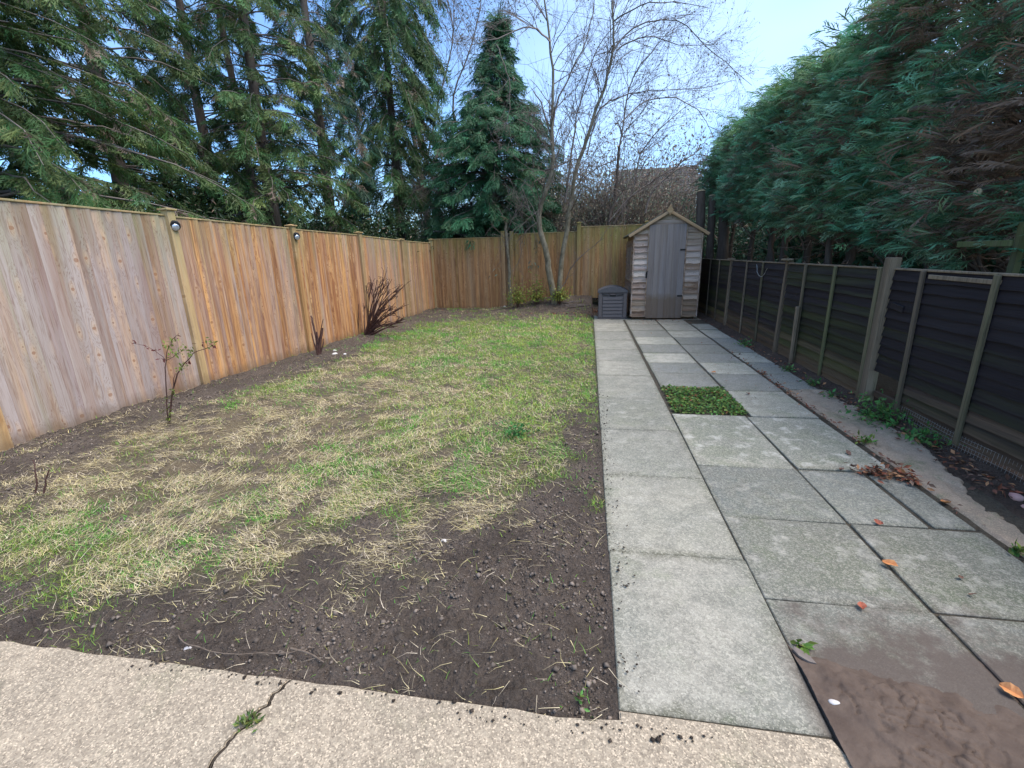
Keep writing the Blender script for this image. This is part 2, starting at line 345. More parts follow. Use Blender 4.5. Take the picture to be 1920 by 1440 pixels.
# cover of the plot: anchors measured on the ground, (x px, y px, radius x m, radius y m, kind, strength)
ANC = [  # g green, s straw, d bare soil
 (900,615,1.6,2.0,'g',.55),(800,625,1.2,1.2,'g',.4),(1000,640,1.0,1.5,'g',.8),(1040,700,.8,.9,'g',.9),(970,800,.45,.35,'g',1.3),(1060,745,.4,.5,'g',.8),(880,700,.7,.7,'g',.6),
 (640,868,.35,.2,'g',1.1),(740,905,.4,.2,'g',1.3),(560,950,.45,.2,'g',.9),(430,970,.3,.15,'g',.7),(330,1060,.3,.12,'g',.5),(60,1030,.3,.2,'g',1.1),(120,1130,.4,.12,'g',.6),(520,730,.3,.3,'g',1.),
 (900,650,.8,.8,'g',.7),(780,830,.5,.3,'g',.6),(1000,860,.4,.25,'g',.5),(830,760,.5,.4,'g',.5),(200,1000,.5,.2,'g',.2),(20,950,.3,.2,'g',.3),(1100,935,.08,.08,'g',1.2),
 (450,800,.9,.5,'s',1.4),(300,880,.9,.4,'s',1.2),(620,780,.6,.45,'s',1.1),(720,740,.6,.5,'s',.9),(350,960,.7,.25,'s',1.0),(650,830,.5,.3,'s',.9),(200,930,.7,.3,'s',.8),(520,900,.6,.25,'s',.9),
 (750,690,.8,.8,'s',.7),(900,680,.2,.2,'s',.9),(560,1010,.6,.15,'s',.8),(450,1080,.5,.12,'s',.6),(180,1080,.5,.12,'s',.7),(650,950,.3,.15,'s',.6),(850,860,.4,.2,'s',.5),(900,590,1.6,1.2,'s',.3),(880,960,.4,.15,'s',.5),
 (850,1150,.9,.35,'d',1.8),(1050,1080,.5,.4,'d',1.8),(1060,950,.35,.3,'d',1.1),(650,1210,.8,.2,'d',1.6),(300,1180,1.2,.12,'d',1.5),(900,1020,.5,.2,'d',1.1),(1000,1250,.5,.2,'d',1.9),(1110,800,.12,.9,'d',1.0),(1105,900,.12,.5,'d',1.2),
 (100,1165,.9,.07,'d',.9),(330,1160,.7,.08,'d',.9),(560,1130,.5,.10,'d',1.0),(450,1020,.25,.1,'d',.6),(700,1000,.3,.12,'d',.8),(820,950,.25,.15,'d',.7),(40,1180,.8,.12,'d',1.0),(150,840,.3,.5,'d',.9),(330,775,.3,.3,'d',1.2),(950,600,1.6,.8,'d',.5),(850,640,.3,.3,'d',.4),(200,810,.35,.7,'d',.9),(400,725,.3,.6,'d',1.4),(520,690,.3,.7,'d',1.2),(640,650,.35,.9,'d',1.3),(740,615,.4,1.0,'d',1.2),(60,860,.4,.5,'d',.7),(260,860,.25,.2,'d',.6),(90,930,.25,.12,'d',.9),(430,700,.3,.3,'d',1.0),(250,1000,.12,.08,'d',.9),(440,890,.15,.1,'d',.7),(860,800,.15,.12,'d',.8),(1010,850,.15,.1,'d',.9)]
_A = [(G(a[0], a[1])[0], G(a[0], a[1])[1])+tuple(a[2:]) for a in ANC]
_A += [(-4.35+.12*i, 3+1.15*i, .32, .9, 'd', 1.3) for i in range(7)]+[(-2.6, 10.9, 1.4, .7, 'd', 1.8), (-.6, 11.6, 1.2, .7, 'd', 2.6), (-4.0, 10.5, .5, 1.5, 'd', 1.6), (0.02, 6, .12, 4, 'd', .5)]
def cover(X, Y):
    wx = X+(N1.fbm(X*1.7, Y*1.7)-.5)*.5; wy = Y+(N2.fbm(X*1.7+9, Y*1.7)-.5)*.5
    s = {'g': .22+0*X, 's': .30+0*X, 'd': .20+0*X}
    for ax, ay, rx, ry, k, a in _A:
        rx2, ry2 = rx*1.15, ry*1.15
        s[k] = s[k]+a*np.exp(-((wx-ax)/rx2)**2-((wy-ay)/ry2)**2)
    n = lambda NN, f: .12+1.76*NN.fbm(X*f, Y*f, 5)
    g = s['g']*n(N1, 5.)**2.2; st = s['s']*n(N2, 4.6)**1.9; d = s['d']*n(N3, 4.2)**1.5
    t = g+st+d; return g/t, st/t, d/t
def hgt(X, Y, fine=True):
    g, s, d = cover(X, Y)
    h = -.022+mound(X, Y)+(N1.fbm(X*.8, Y*.8)-.5)*.05*sstep(0, .4, -X)
    h = h+(N3.fbm(X*6, Y*6, 3)-.5)*.028*(.4+d)
    if fine: h = h+(np.abs(N4.fbm(X*22, Y*22, 4)-.5))*.10*(.10+1.0*d)+(N1.fbm(X*55, Y*55, 3)-.5)*.022*(.1+d)
    h = h-.01*sstep(-.15, .12, X)
    h = h+.035*np.exp(-((X+4.12)/.12)**2)*sstep(.45, .6, N2.fbm(X*2, Y*2))       # clods heaped along the fence
    # lower under the paving
    k = sstep(.085, .115, X); h = h*(1-k)+(-.012+.012*(N4.fbm(X*9, Y*9)-.5))*k
    k = 1-sstep(1.075, 1.10, Y); k = k*(X < 3.0)
    h = h*(1-k)+(-.06)*k
    return h
xs = np.concatenate([np.arange(-4.9, -2.6, .03), np.arange(-2.6, .16, .014), np.arange(.2, 3.4, .1)])
ys = np.concatenate([np.arange(.8, 1.08, .04), np.arange(1.08, 2.5, .012), np.arange(2.5, 5, .024), np.arange(5, 12.6, .06)])
XX, YY = np.meshgrid(xs, ys, indexing='ij'); ZZ = hgt(XX, YY)
nx, ny = XX.shape; idx = np.arange(nx*ny).reshape(nx, ny)
F = np.stack([idx[:-1, :-1], idx[1:, :-1], idx[1:, 1:], idx[:-1, 1:]], -1).reshape(-1, 4)
g_, s_, d_ = cover(XX, YY)
soil = np.array([.110, .084, .066])*(.40+.8*N4.fbm(XX*5, YY*5)+.5*N2.fbm(XX*2.1+4, YY*2.1))[..., None]
strw = np.array([.22, .16, .095]); grn = np.array([.09, .12, .04])
dd = sstep(.2, .8, d_)[..., None]
sg = (strw*s_[..., None]+grn*g_[..., None])/(s_+g_+1e-6)[..., None]
hl = sstep(.35, .6, N4.fbm(XX*13, YY*13))[..., None]
colr = soil*dd+(1-dd)*(sg*(.15+.55*hl)+soil*(.85-.55*hl))
onpath = (XX > .13)[..., None]; colr = np.where(onpath, np.array([.11, .09, .065]), colr)
M_soil, nt, bs = newmat('garden_soil_surface')
a_ = nd(nt, 'Attribute', attribute_name='Col').outputs['Color']; gp = nd(nt, 'NewGeometry').outputs['Position']
n_a = noise(nt, gp, 45, 6, .75); n_b = noise(nt, gp, 160, 4, .7)
vr = nd(nt, 'TexVoronoi', {'Vector': gp, 'Scale': 70.}).outputs['Distance']
k_ = rng(nt, mth(nt, 'ADD', mth(nt, 'MULTIPLY', n_a, .6), mth(nt, 'MULTIPLY', n_b, .4)), .3, .7, .45, 1.6)
cc_ = mixc(nt, 1., a_, nd(nt, 'CombineColor', {0: k_, 1: k_, 2: k_}).outputs[0], 'MULTIPLY')
nt.links.new(cc_, bs.inputs['Base Color']); bs.inputs['Roughness'].default_value = .9; bs.inputs['Specular IOR Level'].default_value = .2
bump(nt, bs, mth(nt, 'ADD', mth(nt, 'MULTIPLY', vr, .7), mth(nt, 'ADD', n_a, mth(nt, 'MULTIPLY', n_b, .6))), 1., .020)
o = mesh_np('garden_soil', np.stack([XX, YY, ZZ], -1).reshape(-1, 3), F, M_soil, colr.reshape(-1, 3), smooth=True); o['kind'] = 'structure'
o = cbox('ground', 600, 600, .2, M_earth, loc=(0, 0, -.25), ch=0); o['kind'] = 'structure'

# blades
def quadstrip_batch(P0, D, Lh, W, curl, up0, nseg, cols, tipcol=1.0):
    """flat curved strips: P0 base (n,3), D horizontal unit (n,2), Lh length, W width, curl sideways, up0 rise"""
    n = len(P0); t = np.linspace(0, 1, nseg+1)
    side = np.stack([-D[:, 1], D[:, 0]], -1)
    cx = D[:, None, :]*(Lh[:, None]*t)[..., None]+side[:, None, :]*(curl[:, None]*Lh[:, None]*t**2)[..., None]
    z = up0[:, None, 0]*t+up0[:, None, 1]*t**2
    ctr = np.concatenate([P0[:, None, :2]+cx, (P0[:, None, 2]+z)[..., None]], -1)
    wv = (W[:, None]*(1-t*.85))[..., None]*.5
    sv = np.concatenate([side, np.zeros((n, 1))], -1)[:, None, :]
    Lf = ctr-sv*wv; Rt = ctr+sv*wv
    V = np.stack([Lf, Rt], 2).reshape(-1, 3)
    b = (np.arange(n)*(nseg+1)*2)[:, None]+(np.arange(nseg)*2)[None, :]
    F = np.stack([b, b+1, b+3, b+2], -1).reshape(-1, 4)
    cl = np.repeat(cols[:, None, :], (nseg+1)*2, 1).reshape(-1, 3)
    return V, F, cl
def sample_ground(n, fn, seed):
    r = np.random.default_rng(seed); out = []
    tot = 0
    while tot < n:
        m = n*3; X = r.uniform(-4.75, .10, m); Y = 1.08*(12./1.08)**r.random(m)
        keep = (r.random(m) < fn(X, Y)*(.25+.75*np.minimum(1, 3.*Y**-.5)))
        q = np.stack([X[keep], Y[keep]], -1); out.append(q); tot += len(q)
    return np.concatenate(out)[:n], r
P, r = sample_ground(80000, lambda X, Y: sstep(.08, .52, cover(X, Y)[0])*(.2+.8*sstep(.40, .56, N4.fbm(X*8, Y*8)))+.010+.22*sstep(.52, .62, N2.fbm(X*5, Y*5))*(cover(X, Y)[2] < .5), 11)
n = len(P); Y = P[:, 1]; ds = (.75+.10*Y)
z = hgt(P[:, 0], Y); a = r.uniform(0, 2*np.pi, n)
L = r.uniform(.015, .048, n)*ds; Wd = r.uniform(.0016, .0032, n)*(.7+.28*Y)
base = np.array([[.20, .315, .065]])*r.uniform(.6, 1.5, (n, 1)); base[:, 0] *= r.uniform(.75, 1.7, n)
clump = N2.fbm(P[:, 0]*2.2, Y*2.2); base *= (.7+.6*clump)[:, None]; base *= (1+.35*sstep(-2.5, -.8, P[:, 0])*sstep(2.6, 4, Y))[:, None]*np.array([[.92, 1.05, .9]])
bl = sstep(.50, .64, N3.fbm(P[:, 0]*2.6+3, Y*2.6))[:, None]; base = base*(1-.85*bl)+np.array([[.12, .40, .045]])*r.uniform(.7, 1.3, (n, 1))*.85*bl
V, F, cl = quadstrip_batch(np.column_stack([P, z]), np.column_stack([np.cos(a), np.sin(a)]), L*r.uniform(.3, 1.1, n), Wd, r.uniform(-.4, .4, n), np.column_stack([L*r.uniform(.5, 1.2, n), -L*r.uniform(0, .7, n)]), 2, base)
o = mesh_np('grass', V, F, M_grass, cl); tag(o, 'short patchy green grass growing through the lawn', 'grass', kind='stuff')
P, r = sample_ground(82000, lambda X, Y: sstep(.06, .62, cover(X, Y)[1])*(.08+.92*sstep(.42, .60, N1.fbm(X*7, Y*7)))+.012+.30*(cover(X, Y)[0] > .4), 12)
n = len(P); Y = P[:, 1]; ds = (.8+.08*Y); z = hgt(P[:, 0], Y)+r.uniform(.001, .018, n)*(.3+1.4*N3.fbm(P[:, 0]*6, Y*6))
flow = N1.fbm(P[:, 0]*.9, Y*.9)*5+r.normal(0, .75, n)
L = .02+.10*r.random(n)**1.8*ds; Wd = r.uniform(.0009, .0026, n)*(.75+.24*Y)
base = np.array([[.78, .64, .40]])*r.uniform(.2, 1.2, (n, 1)); base[:, 2] *= r.uniform(.7, 1.2, n)
V, F, cl = quadstrip_batch(np.column_stack([P, z]), np.column_stack([np.cos(flow), np.sin(flow)]), L, Wd, r.uniform(-.6, .6, n), np.column_stack([L*r.uniform(0, .35, n), -L*r.uniform(0, .35, n)]), 2, base)
o = mesh_np('dead_grass', V, F, M_straw, cl); tag(o, 'matted straw coloured dead grass lying over the lawn', 'dead grass', kind='stuff')
# crumbs of soil
def clod_templates():
    T = []
    for k in range(6):
        b = bmesh.new()
        rr = random.Random(k)
        vs_ = [b.verts.new(q) for q in ((1, 0, 0), (.1, 1, 0), (-1, .1, 0), (0, -1, .1), (.1, 0, 1), (0, .1, -.9))]
        for i_ in range(4): b.faces.new([vs_[i_], vs_[(i_+1) % 4], vs_[4]]); b.faces.new([vs_[(i_+1) % 4], vs_[i_], vs_[5]])
        for v in b.verts: v.co = v.co*rr.uniform(.6, 1.35); v.co.z *= .65
        b.verts.index_update(); T.append((np.array([v.co[:] for v in b.verts]), np.array([[q.index for q in f.verts] for f in b.faces]))); b.free()
    return T
CT = clod_templates()
def scatter_clods(P3, R, cols, rng_):
    Vs, Fs, Cs = [], [], []; off = 0
    k = rng_.integers(0, 6, len(P3))
    for t in range(6):
        m = k == t; V0, F0 = CT[t]; nn = m.sum(); a = rng_.uniform(0, 6.28, nn); c, s = np.cos(a), np.sin(a)
        x = V0[None, :, 0]*c[:, None]-V0[None, :, 1]*s[:, None]; y = V0[None, :, 0]*s[:, None]+V0[None, :, 1]*c[:, None]
        v = np.stack([x, y, np.repeat(V0[None, :, 2], nn, 0)], -1)*R[m][:, None, None]+P3[m][:, None, :]
        Vs.append(v.reshape(-1, 3)); Fs.append((F0[None]+(np.arange(nn)*len(V0))[:, None, None]+off).reshape(-1, 3)); off += nn*len(V0)
        Cs.append(np.repeat(cols[m], len(V0), 0))
    return np.concatenate(Vs), np.concatenate(Fs), np.concatenate(Cs)
P, r = sample_ground(36000, lambda X, Y: sstep(.35, .8, cover(X, Y)[2])*(.08+.92*sstep(.42, .62, N4.fbm(X*5, Y*5)))+.02, 13)
n = len(P); R = np.exp(r.normal(-5.75, .62, n)); R = np.clip(R, .0015, .017)*(.8+.05*P[:, 1])
cb = np.array([[.150, .118, .094]])*np.exp(np.clip(r.normal(0, .33, (n, 1)), -1, .55))
V, F, cl = scatter_clods(np.column_stack([P, hgt(P[:, 0], P[:, 1])+R*.2]), R, cb, r)
# crumbs knocked onto the slabs and the patio edge
n2 = 260; X2 = .11+np.abs(r.normal(0, .05, n2)); Y2 = r.uniform(1.2, 4.5, n2); R2 = np.exp(r.normal(-5.7, .5, n2)).clip(.0015, .008)
n3 = 130; X3 = r.uniform(-1.6, .4, n3); Y3 = 1.10-np.abs(r.normal(0, .03, n3)); R3 = np.exp(r.normal(-5.6, .5, n3)).clip(.0015, .009)
Pq = np.column_stack([np.r_[X2, X3], np.r_[Y2, Y3], np.r_[R2, R3]*.4+.002]); Rq = np.r_[R2, R3]
V2, F2, c2 = scatter_clods(Pq, Rq, np.array([[.06, .045, .035]])*r.uniform(.6, 1.3, (len(Pq), 1)), r)
o = mesh_np('soil_crumbs', np.vstack([V, V2]), np.vstack([F, F2+len(V)]), M_clod, np.vstack([cl, c2])); tag(o, 'dark crumbs and clods of bare soil along the bed edges', 'soil', kind='stuff')

# ---------------------------------------------------------------- patio (two pours split by a crack)
pat = bpy.data.objects.new('patio', None); C.objects.link(pat); pat['kind'] = 'structure'
crack = [(-.975, 1.1), (-.985, 1.06), (-1.0, 1.03), (-.99, 1.0), (-1.02, .96), (-1.01, .93), (-1.03, .89), (-1.035, .85), (-1.03, .80), (-1.05, .72), (-1.03, .6), (-1.06, .4), (-1.05, .1), (-1.07, -.6)]
_c = []
for (xa_, ya_), (xb_, yb_) in zip(crack[:-1], crack[1:]):
    for q_ in range(3 if ya_ > .7 else 1): _c.append((xa_+(xb_-xa_)*q_/3+(random.uniform(-.006, .006) if q_ else 0), ya_+(yb_-ya_)*q_/3))
crack = _c+[crack[-1]]
def edge_n(x): return 1.097+.010*(float(N1.fbm(x*14, 3.3))-.5)*2
def patio_piece(name, xa, xb, side):
    b = bmesh.new()
    def top(pts):   # pts outline counter clockwise
        up_ = [b.verts.new((x, y, .0)) for x, y in pts]; lo = [b.verts.new((x, y, -.10)) for x, y in pts]
        f = b.faces.new(up_); n = len(pts)
        for i in range(n): b.faces.new([up_[i], lo[i], lo[(i+1) % n], up_[(i+1) % n]])
        return f
    cr = [(x+side*(.003+.0015*math.sin(i*2.1+side)), y) for i, (x, y) in enumerate(crack)]
    cr[0] = (cr[0][0], edge_n(cr[0][0]))
    far = []
    if side < 0:
        for x in np.arange(xa, cr[0][0], .05): far.append((x, edge_n(x)))
        pts = [(xa, -1)]+[(cr[-1][0], -1)]+cr[::-1]+far[::-1]
    else:
        for x in np.arange(cr[0][0]+.05, .135, .05): far.append((x, edge_n(x)))
        far += [(.118, 1.10), (.118, 1.138), (.40, 1.137), (.72, 1.135), (.735, 1.10), (.78, 1.062)]
        for x in np.arange(.85, 4.5, .12): far.append((x, 1.062+.008*math.sin(x*9)))
        pts = [(cr[-1][0], -1), (4.5, -1)]+far[::-1]+cr
    f = top(pts)
    bmesh.ops.recalc_face_normals(b, faces=b.faces)
    eds = [e for e in b.edges if all(abs(v.co.z) < 1e-6 for v in e.verts)]
    bmesh.ops.bevel(b, geom=eds, offset=.005, segments=2, affect='EDGES')
    return bm_obj(name, b, M_patio, pat)
patio_piece('concrete_slab', -6, 0, -1); patio_piece('concrete_slab', 0, 4.5, 1)
V, F = [], []
for i, (x, y) in enumerate(crack[:-1]+[(-1.07, -.9)]): V += [(x-.006, y-.004*(i == 0), -.005), (x+.006, y-.004*(i == 0), -.005)]
for i in range(len(V)//2-1): F.append((2*i, 2*i+1, 2*i+3, 2*i+2))
M_dirt = plain_mat('crack_dirt', (.03, .022, .016), (.07, .052, .036), 60, .95)
mesh_np('crack_dirt', np.array(V), np.array(F), M_dirt, parent=pat)
# ---------------------------------------------------------------- paving
path = bpy.data.objects.new('garden_path', None); C.objects.link(path); path['kind'] = 'structure'
slabmesh = {}
def slab(x0, x1, y0, y1, t=0., s=0., l=0., gap=.005, rz=0., name='paving_slab'):
    wx, wy = round(x1-x0-gap, 3), round(y1-y0-gap, 3)
    key = (wx, wy)
    if key not in slabmesh:
        b = cbox_bm(wx, wy, .045, .004, seg=1); me = bpy.data.meshes.new(name); b.to_mesh(me); b.free(); me.materials.append(M_slab); slabmesh[key] = me
    j = random.uniform
    return inst(name, slabmesh[key], path, ((x0+x1)/2+j(-.002, .002), (y0+y1)/2, -.0225+j(-.004, .003)), (j(-.006, .006), j(-.008, .008), rz+j(-.004, .004)), t=t, s=s, l=l, iy=2/wy)
ca = [1.143, 1.955, 2.75, 3.555, 4.39, 5.28, 6.04, 6.78, 7.55, 8.40, 9.38, 9.92]
T1 = [(.05, .0, -.06), (0, .25, 0), (.2, .35, .0), (.0, .7, .02), (0, .3, .04), (0, .1, .08), (.2, 0, 0), (.1, 0, .08), (.2, 0, 0), (0, 0, .06), (.2, 0, 0)]
for i in range(11): slab(.115, .730, ca[i], ca[i+1], *T1[i])
cb2 = [1.10, 1.71, 2.33, 2.95, 3.96]; T2 = [(.6, .5, -.2), (.65, .9, -.16), (1., .5, -.12), (.0, 1., .22)]
for i in range(4): slab(.733, 1.337, cb2[i], cb2[i+1], *T2[i])
c2b = [4.81, 5.42, 5.96, 6.56, 7.18, 7.81, 8.52, 9.20, 9.92]; T2b = [(.5, 0, .0), (.7, 0, .05), (0, 0, .42), (.6, 0, .02), (0, .2, .40), (.5, 0, -.05), (.3, 0, -.05), (.2, .0, 0)]
for i in range(8): slab(.765, 1.375, c2b[i], c2b[i+1], *T2b[i])
slab(1.345, 1.935, 1.10, 1.705, .6, .6, -.2); slab(1.345, 1.935, 1.715, 2.325, .25, 1., -.18)
slab(1.345, 1.715, 2.335, 2.955, .85, .4, .0); slab(1.735, 1.925, 2.34, 2.92, .7, .5, -.12)
slab(1.35, 1.915, 2.965, 3.955, 0, 1., .22); slab(1.385, 1.915, 3.965, 4.73, .0, .45, .22)
cc3 = [4.74, 5.41, 5.96, 6.57, 7.19, 7.79, 8.47, 9.22, 9.92]; T3 = [(.55, 0, 0), (.0, .3, .38), (.6, 0, 0), (.5, .1, -.05), (.6, 0, -.1), (0, .2, .30), (.1, .1, .1), (.2, 0, 0)]
for i in range(8): slab(1.39, 1.93, cc3[i], cc3[i+1], *T3[i])
cd4 = [4.83, 5.45, 6.03, 6.62, 7.75, 8.6, 9.3]; T4 = [(.8, 0, .0), (.7, 0, 0), (.0, .2, .3), (.75, 0, 0), (.2, 0, .2), (.2, 0, 0)]
for i in range(6): slab(1.965, 2.29, cd4[i], cd4[i+1], *T4[i])
for i in range(2): slab(.5+i*.9, 1.39+i*.9, 9.93, 10.5, .2, 0, 0)
slab(.13, .49, 9.93, 10.6, .2, 0, 0)
# concrete margin under the dark fence
xs = np.linspace(1.95, 2.44, 40); ys = np.arange(.9, 4.82, .014)
XX, YY = np.meshgrid(xs, ys, indexing='ij')
edge = 2.36-.22*sstep(3.5, 2.4, YY)+.10*(N2.fbm(YY*2.2, YY*0+4)-.5)+.06*(N1.fbm(YY*9, XX*9)-.5)+.05*(N3.fbm(YY*30, XX*30)-.5)
ZZ = .006+.012*(N1.fbm(XX*5, YY*5)-.5)-.08*sstep(-.02, .04, XX-edge)-.012*sstep(.58, .66, N3.fbm(XX*7, YY*3))-.05*(XX < 1.97)
idx = np.arange(XX.size).reshape(XX.shape); F = np.stack([idx[:-1, :-1], idx[1:, :-1], idx[1:, 1:], idx[:-1, 1:]], -1).reshape(-1, 4)
o = mesh_np('concrete_margin', np.stack([XX, YY, ZZ], -1).reshape(-1, 3), F, M_strip, smooth=True); o['kind'] = 'structure'
# soil between margin and fence
xs = np.linspace(2.0, 2.95, 30); ys = np.arange(.9, 11.9, .06); XX, YY = np.meshgrid(xs, ys, indexing='ij')
ZZ = -.02+.03*N3.fbm(XX*6, YY*6)+.04*np.exp(-((XX-2.5)/.1)**2)-.05*(1-sstep(2.2, 2.32, XX))*(YY > 4.8)-.035*(1-sstep(2.15, 2.3, XX))*(YY <= 4.8)
idx = np.arange(XX.size).reshape(XX.shape); F = np.stack([idx[:-1, :-1], idx[1:, :-1], idx[1:, 1:], idx[:-1, 1:]], -1).reshape(-1, 4)
cs = np.array([.10, .068, .05])*(.6+.8*N4.fbm(XX*8, YY*8))[..., None]
o = mesh_np('fence_bed_soil', np.stack([XX, YY, ZZ], -1).reshape(-1, 3), F, M_soil, cs.reshape(-1, 3), smooth=True); o['kind'] = 'structure'
# cracked mud over the nearest slabs
xs = np.arange(.730, 2.0, .0055); ys = np.arange(1.03, 1.66, .0055); XX, YY = np.meshgrid(xs, ys, indexing='ij')
rgm = np.random.default_rng(5); cp_ = np.column_stack([rgm.uniform(.7, 2.3, 700), rgm.uniform(1., 1.7, 700)])
wxx = XX+.03*(N1.fbm(XX*18, YY*18)-.5); wyy = YY+.03*(N2.fbm(XX*18, YY*18)-.5)
e1_ = np.full(XX.shape, 9.); e2_ = np.full(XX.shape, 9.)
for c_ in cp_:
    q_ = np.sqrt((wxx-c_[0])**2+((wyy-c_[1])*1.5)**2); e2_ = np.minimum(e2_, np.maximum(e1_, q_)); e1_ = np.minimum(e1_, q_)
ed = e2_-e1_
lim = 1.47-.22*(XX-.8)+.22*(N3.fbm(XX*4, YY*4)-.5)
ck = 1-sstep(.0, .008, ed)
amt = sstep(-.02, .13, lim-YY)
ZZ = -.012+.024*amt+.006*(N1.fbm(XX*18, YY*18)-.5)-.013*ck*np.clip(2.2*np.exp(-((XX-.95)/.2)**2-((YY-1.2)/.10)**2)*sstep(.3, .5, N1.fbm(XX*9, YY*9))+.45*sstep(.5, .62, N2.fbm(XX*5+5, YY*5)), 0, 1)*amt+.012*amt*sstep(.5, .7, N2.fbm(XX*6, YY*6))+.004*(N4.fbm(XX*60, YY*60)-.5)
idx = np.arange(XX.size).reshape(XX.shape); F = np.stack([idx[:-1, :-1], idx[1:, :-1], idx[1:, 1:], idx[:-1, 1:]], -1).reshape(-1, 4)
o = mesh_np('mud', np.stack([XX, YY, ZZ], -1).reshape(-1, 3), F, M_mud, smooth=True); o['kind'] = 'structure'

# ---------------------------------------------------------------- close-board fences
def board_mesh(wd, h, name='board', t0=.006, t1=.017):
    """feather-edge board: x 0..wd, front at -y, z 0..h, a few rings so that it can bow"""
    b = bmesh.new(); n = 4; rings = []
    for i in range(n+1):
        z = h*i/n
        rings.append([b.verts.new(c) for c in ((0, -t0, z), (wd-.003, -t1+.0015, z), (wd, -t1+.004, z), (wd, 0, z), (0, 0, z))])
    for i in range(n):
        for j in range(5): b.faces.new([rings[i][j], rings[i][(j+1) % 5], rings[i+1][(j+1) % 5], rings[i+1][j]])
    b.faces.new(rings[0][::-1]); b.faces.new(rings[-1])
    bmesh.ops.recalc_face_normals(b, faces=b.faces)
    me = bpy.data.meshes.new(name); b.to_mesh(me); b.free(); return me
bmeshes = {}
def panel(parent, A, B, zb0, zb1, zt0, zt1, mat, pitch, wth, mos, seed):
    """boards from A to B (left to right seen from the garden); front faces the garden"""
    rr = random.Random(seed); A = Vector(A); B = Vector(B); d = B-A; L = d.length; ang = math.atan2(d.y, d.x)
    n = max(1, round(L/pitch)); pw = L/n
    for i in range(n):
        t = (i+.5)/n; zb = zb0+(zb1-zb0)*t; zt = zt0+(zt1-zt0)*t; h = zt-zb
        key = (mat.name, round(pw, 2), round(h*10)/10)
        if key not in bmeshes:
            bmeshes[key] = board_mesh(pw+.016, key[2]); bmeshes[key].materials.append(mat)
        p = A+d*(i/n); w_ = wth(t) if callable(wth) else wth; m_ = mos(t) if callable(mos) else mos
        inst('board', bmeshes[key], parent, (p.x, p.y, zb), (rr.uniform(-.002, .002), rr.uniform(-.003, .003), ang+rr.uniform(-.01, .012)), (1, 1, h/key[2]),
             w=w_+rr.uniform(-.18, .18), m=m_+rr.uniform(-.12, .12))
    # arris rails on the far side and thin capping
    for zz in (.28, .52, .8):
        z0 = zb0+(zt0-zb0)*zz; z1 = zb1+(zt1-zb1)*zz; nrm = Vector((-d.y, d.x)).normalized()
        c = (A+B)/2+nrm*.03
        cbox('rail', L, .045, .06, mat, parent, (c.x, c.y, (z0+z1)/2), (0, -math.atan2(z1-z0, L), ang), .004)
    c = (A+B)/2
    o = cbox('capping', L, .042, .018, M_post, parent, (c.x, c.y, (zt0+zt1)/2+.010), (0, -math.atan2(zt1-zt0, L), ang), .003); o['w'] = .5; o['m'] = .35
def fpost(parent, x, y, zb, zt, ang, s=.085, mat=None, cap=True, w_=.2, m_=.0, lean=(0, 0)):
    o = cbox('post', s, s, zt-zb, mat or M_post, parent, (x, y, zb), (lean[0], lean[1], ang), .004, (0, 0, (zt-zb)/2)); o['w'] = w_; o['m'] = m_
    if cap:
        b = cbox_bm(s+.035, s+.035, .016, .002, (0, 0, 0))
        v = [b.verts.new(q) for q in ((-s*.55, -s*.55, .008), (s*.55, -s*.55, .008), (s*.55, s*.55, .008), (-s*.55, s*.55, .008), (0, 0, .022))]
        for i in range(4): b.faces.new([v[i], v[(i+1) % 4], v[4]])
        q = bm_obj('post_cap', b, mat or M_post, o); q.location = (0, 0, zt-zb+.009); q['w'] = w_; q['m'] = m_+.1
    return o
LP = [(-4.70, .78), (-4.60, 2.70), (-4.50, 4.61), (-4.36, 6.55), (-4.27, 8.45), (-4.19, 10.27), (-4.07, 12.0)]
LT = [1.89, 1.89, 1.855, 1.81, 1.78, 1.73, 1.70]
lf = thing('closeboard_fence', 'long pine close board fence down the left side of the lawn, pinkish nearest, orange further', 'fence')
PT = [1.96, 1.93, 1.925, 1.86, 1.835, 1.76, 1.80]
WT = [1.0, (lambda t: 1.0-.18*t), (lambda t: .12+.25*t), (lambda t: .08+.1*t), (lambda t: .42), (lambda t: .3)]
MT = [.0, (lambda t: .05+.15*(t > .6)), .0, .02, (lambda t: .15+.1*t), (lambda t: .55-.25*t)]
for i in range(6):
    a, b_ = Vector(LP[i]), Vector(LP[i+1]); u = (b_-a).normalized(); a2 = a+u*.04; b2 = b_-u*.04
    # seen from the garden (+x side) left-to-right runs with +y : the front must face +x
    panel(lf, a2, b2, -.03, -.03, LT[i], LT[i+1]+.01, M_fence, .098, WT[i], MT[i], 30+i)
for i in range(7):
    a = math.atan2(LP[1][1]-LP[0][1], LP[1][0]-LP[0][0])
    fpost(lf, LP[i][0]+.012, LP[i][1], -.05, PT[i], a, .092, w_=.25 if i != 3 else .05, m_=[0, 0, .02, 0, .05, .3, .15][i])
bf = thing('closeboard_fence', 'brown close board fence across the far end of the garden behind the bare trees', 'fence')
BP = [(-4.03, 12.0), (-2.16, 12.0), (-1.93, 12.02), (-.26, 12.05), (1.35, 12.08), (3.2, 12.1)]
BT = [1.80, 1.80, 1.87, 1.87, 1.97, 1.97]
panel(bf, (-4.02, 12.0), (-2.20, 12.0), -.05, .03, 1.80, 1.80, M_back, .105, .1, lambda t: .0+.05*t, 50)
panel(bf, (-2.11, 12.01), (-1.98, 12.02), .03, .05, 1.80, 1.80, M_back, .105, .5, .2, 51)
panel(bf, (-1.88, 12.02), (-.31, 12.05), .05, .25, 1.87, 1.87, M_back, .105, .1, .08, 52)
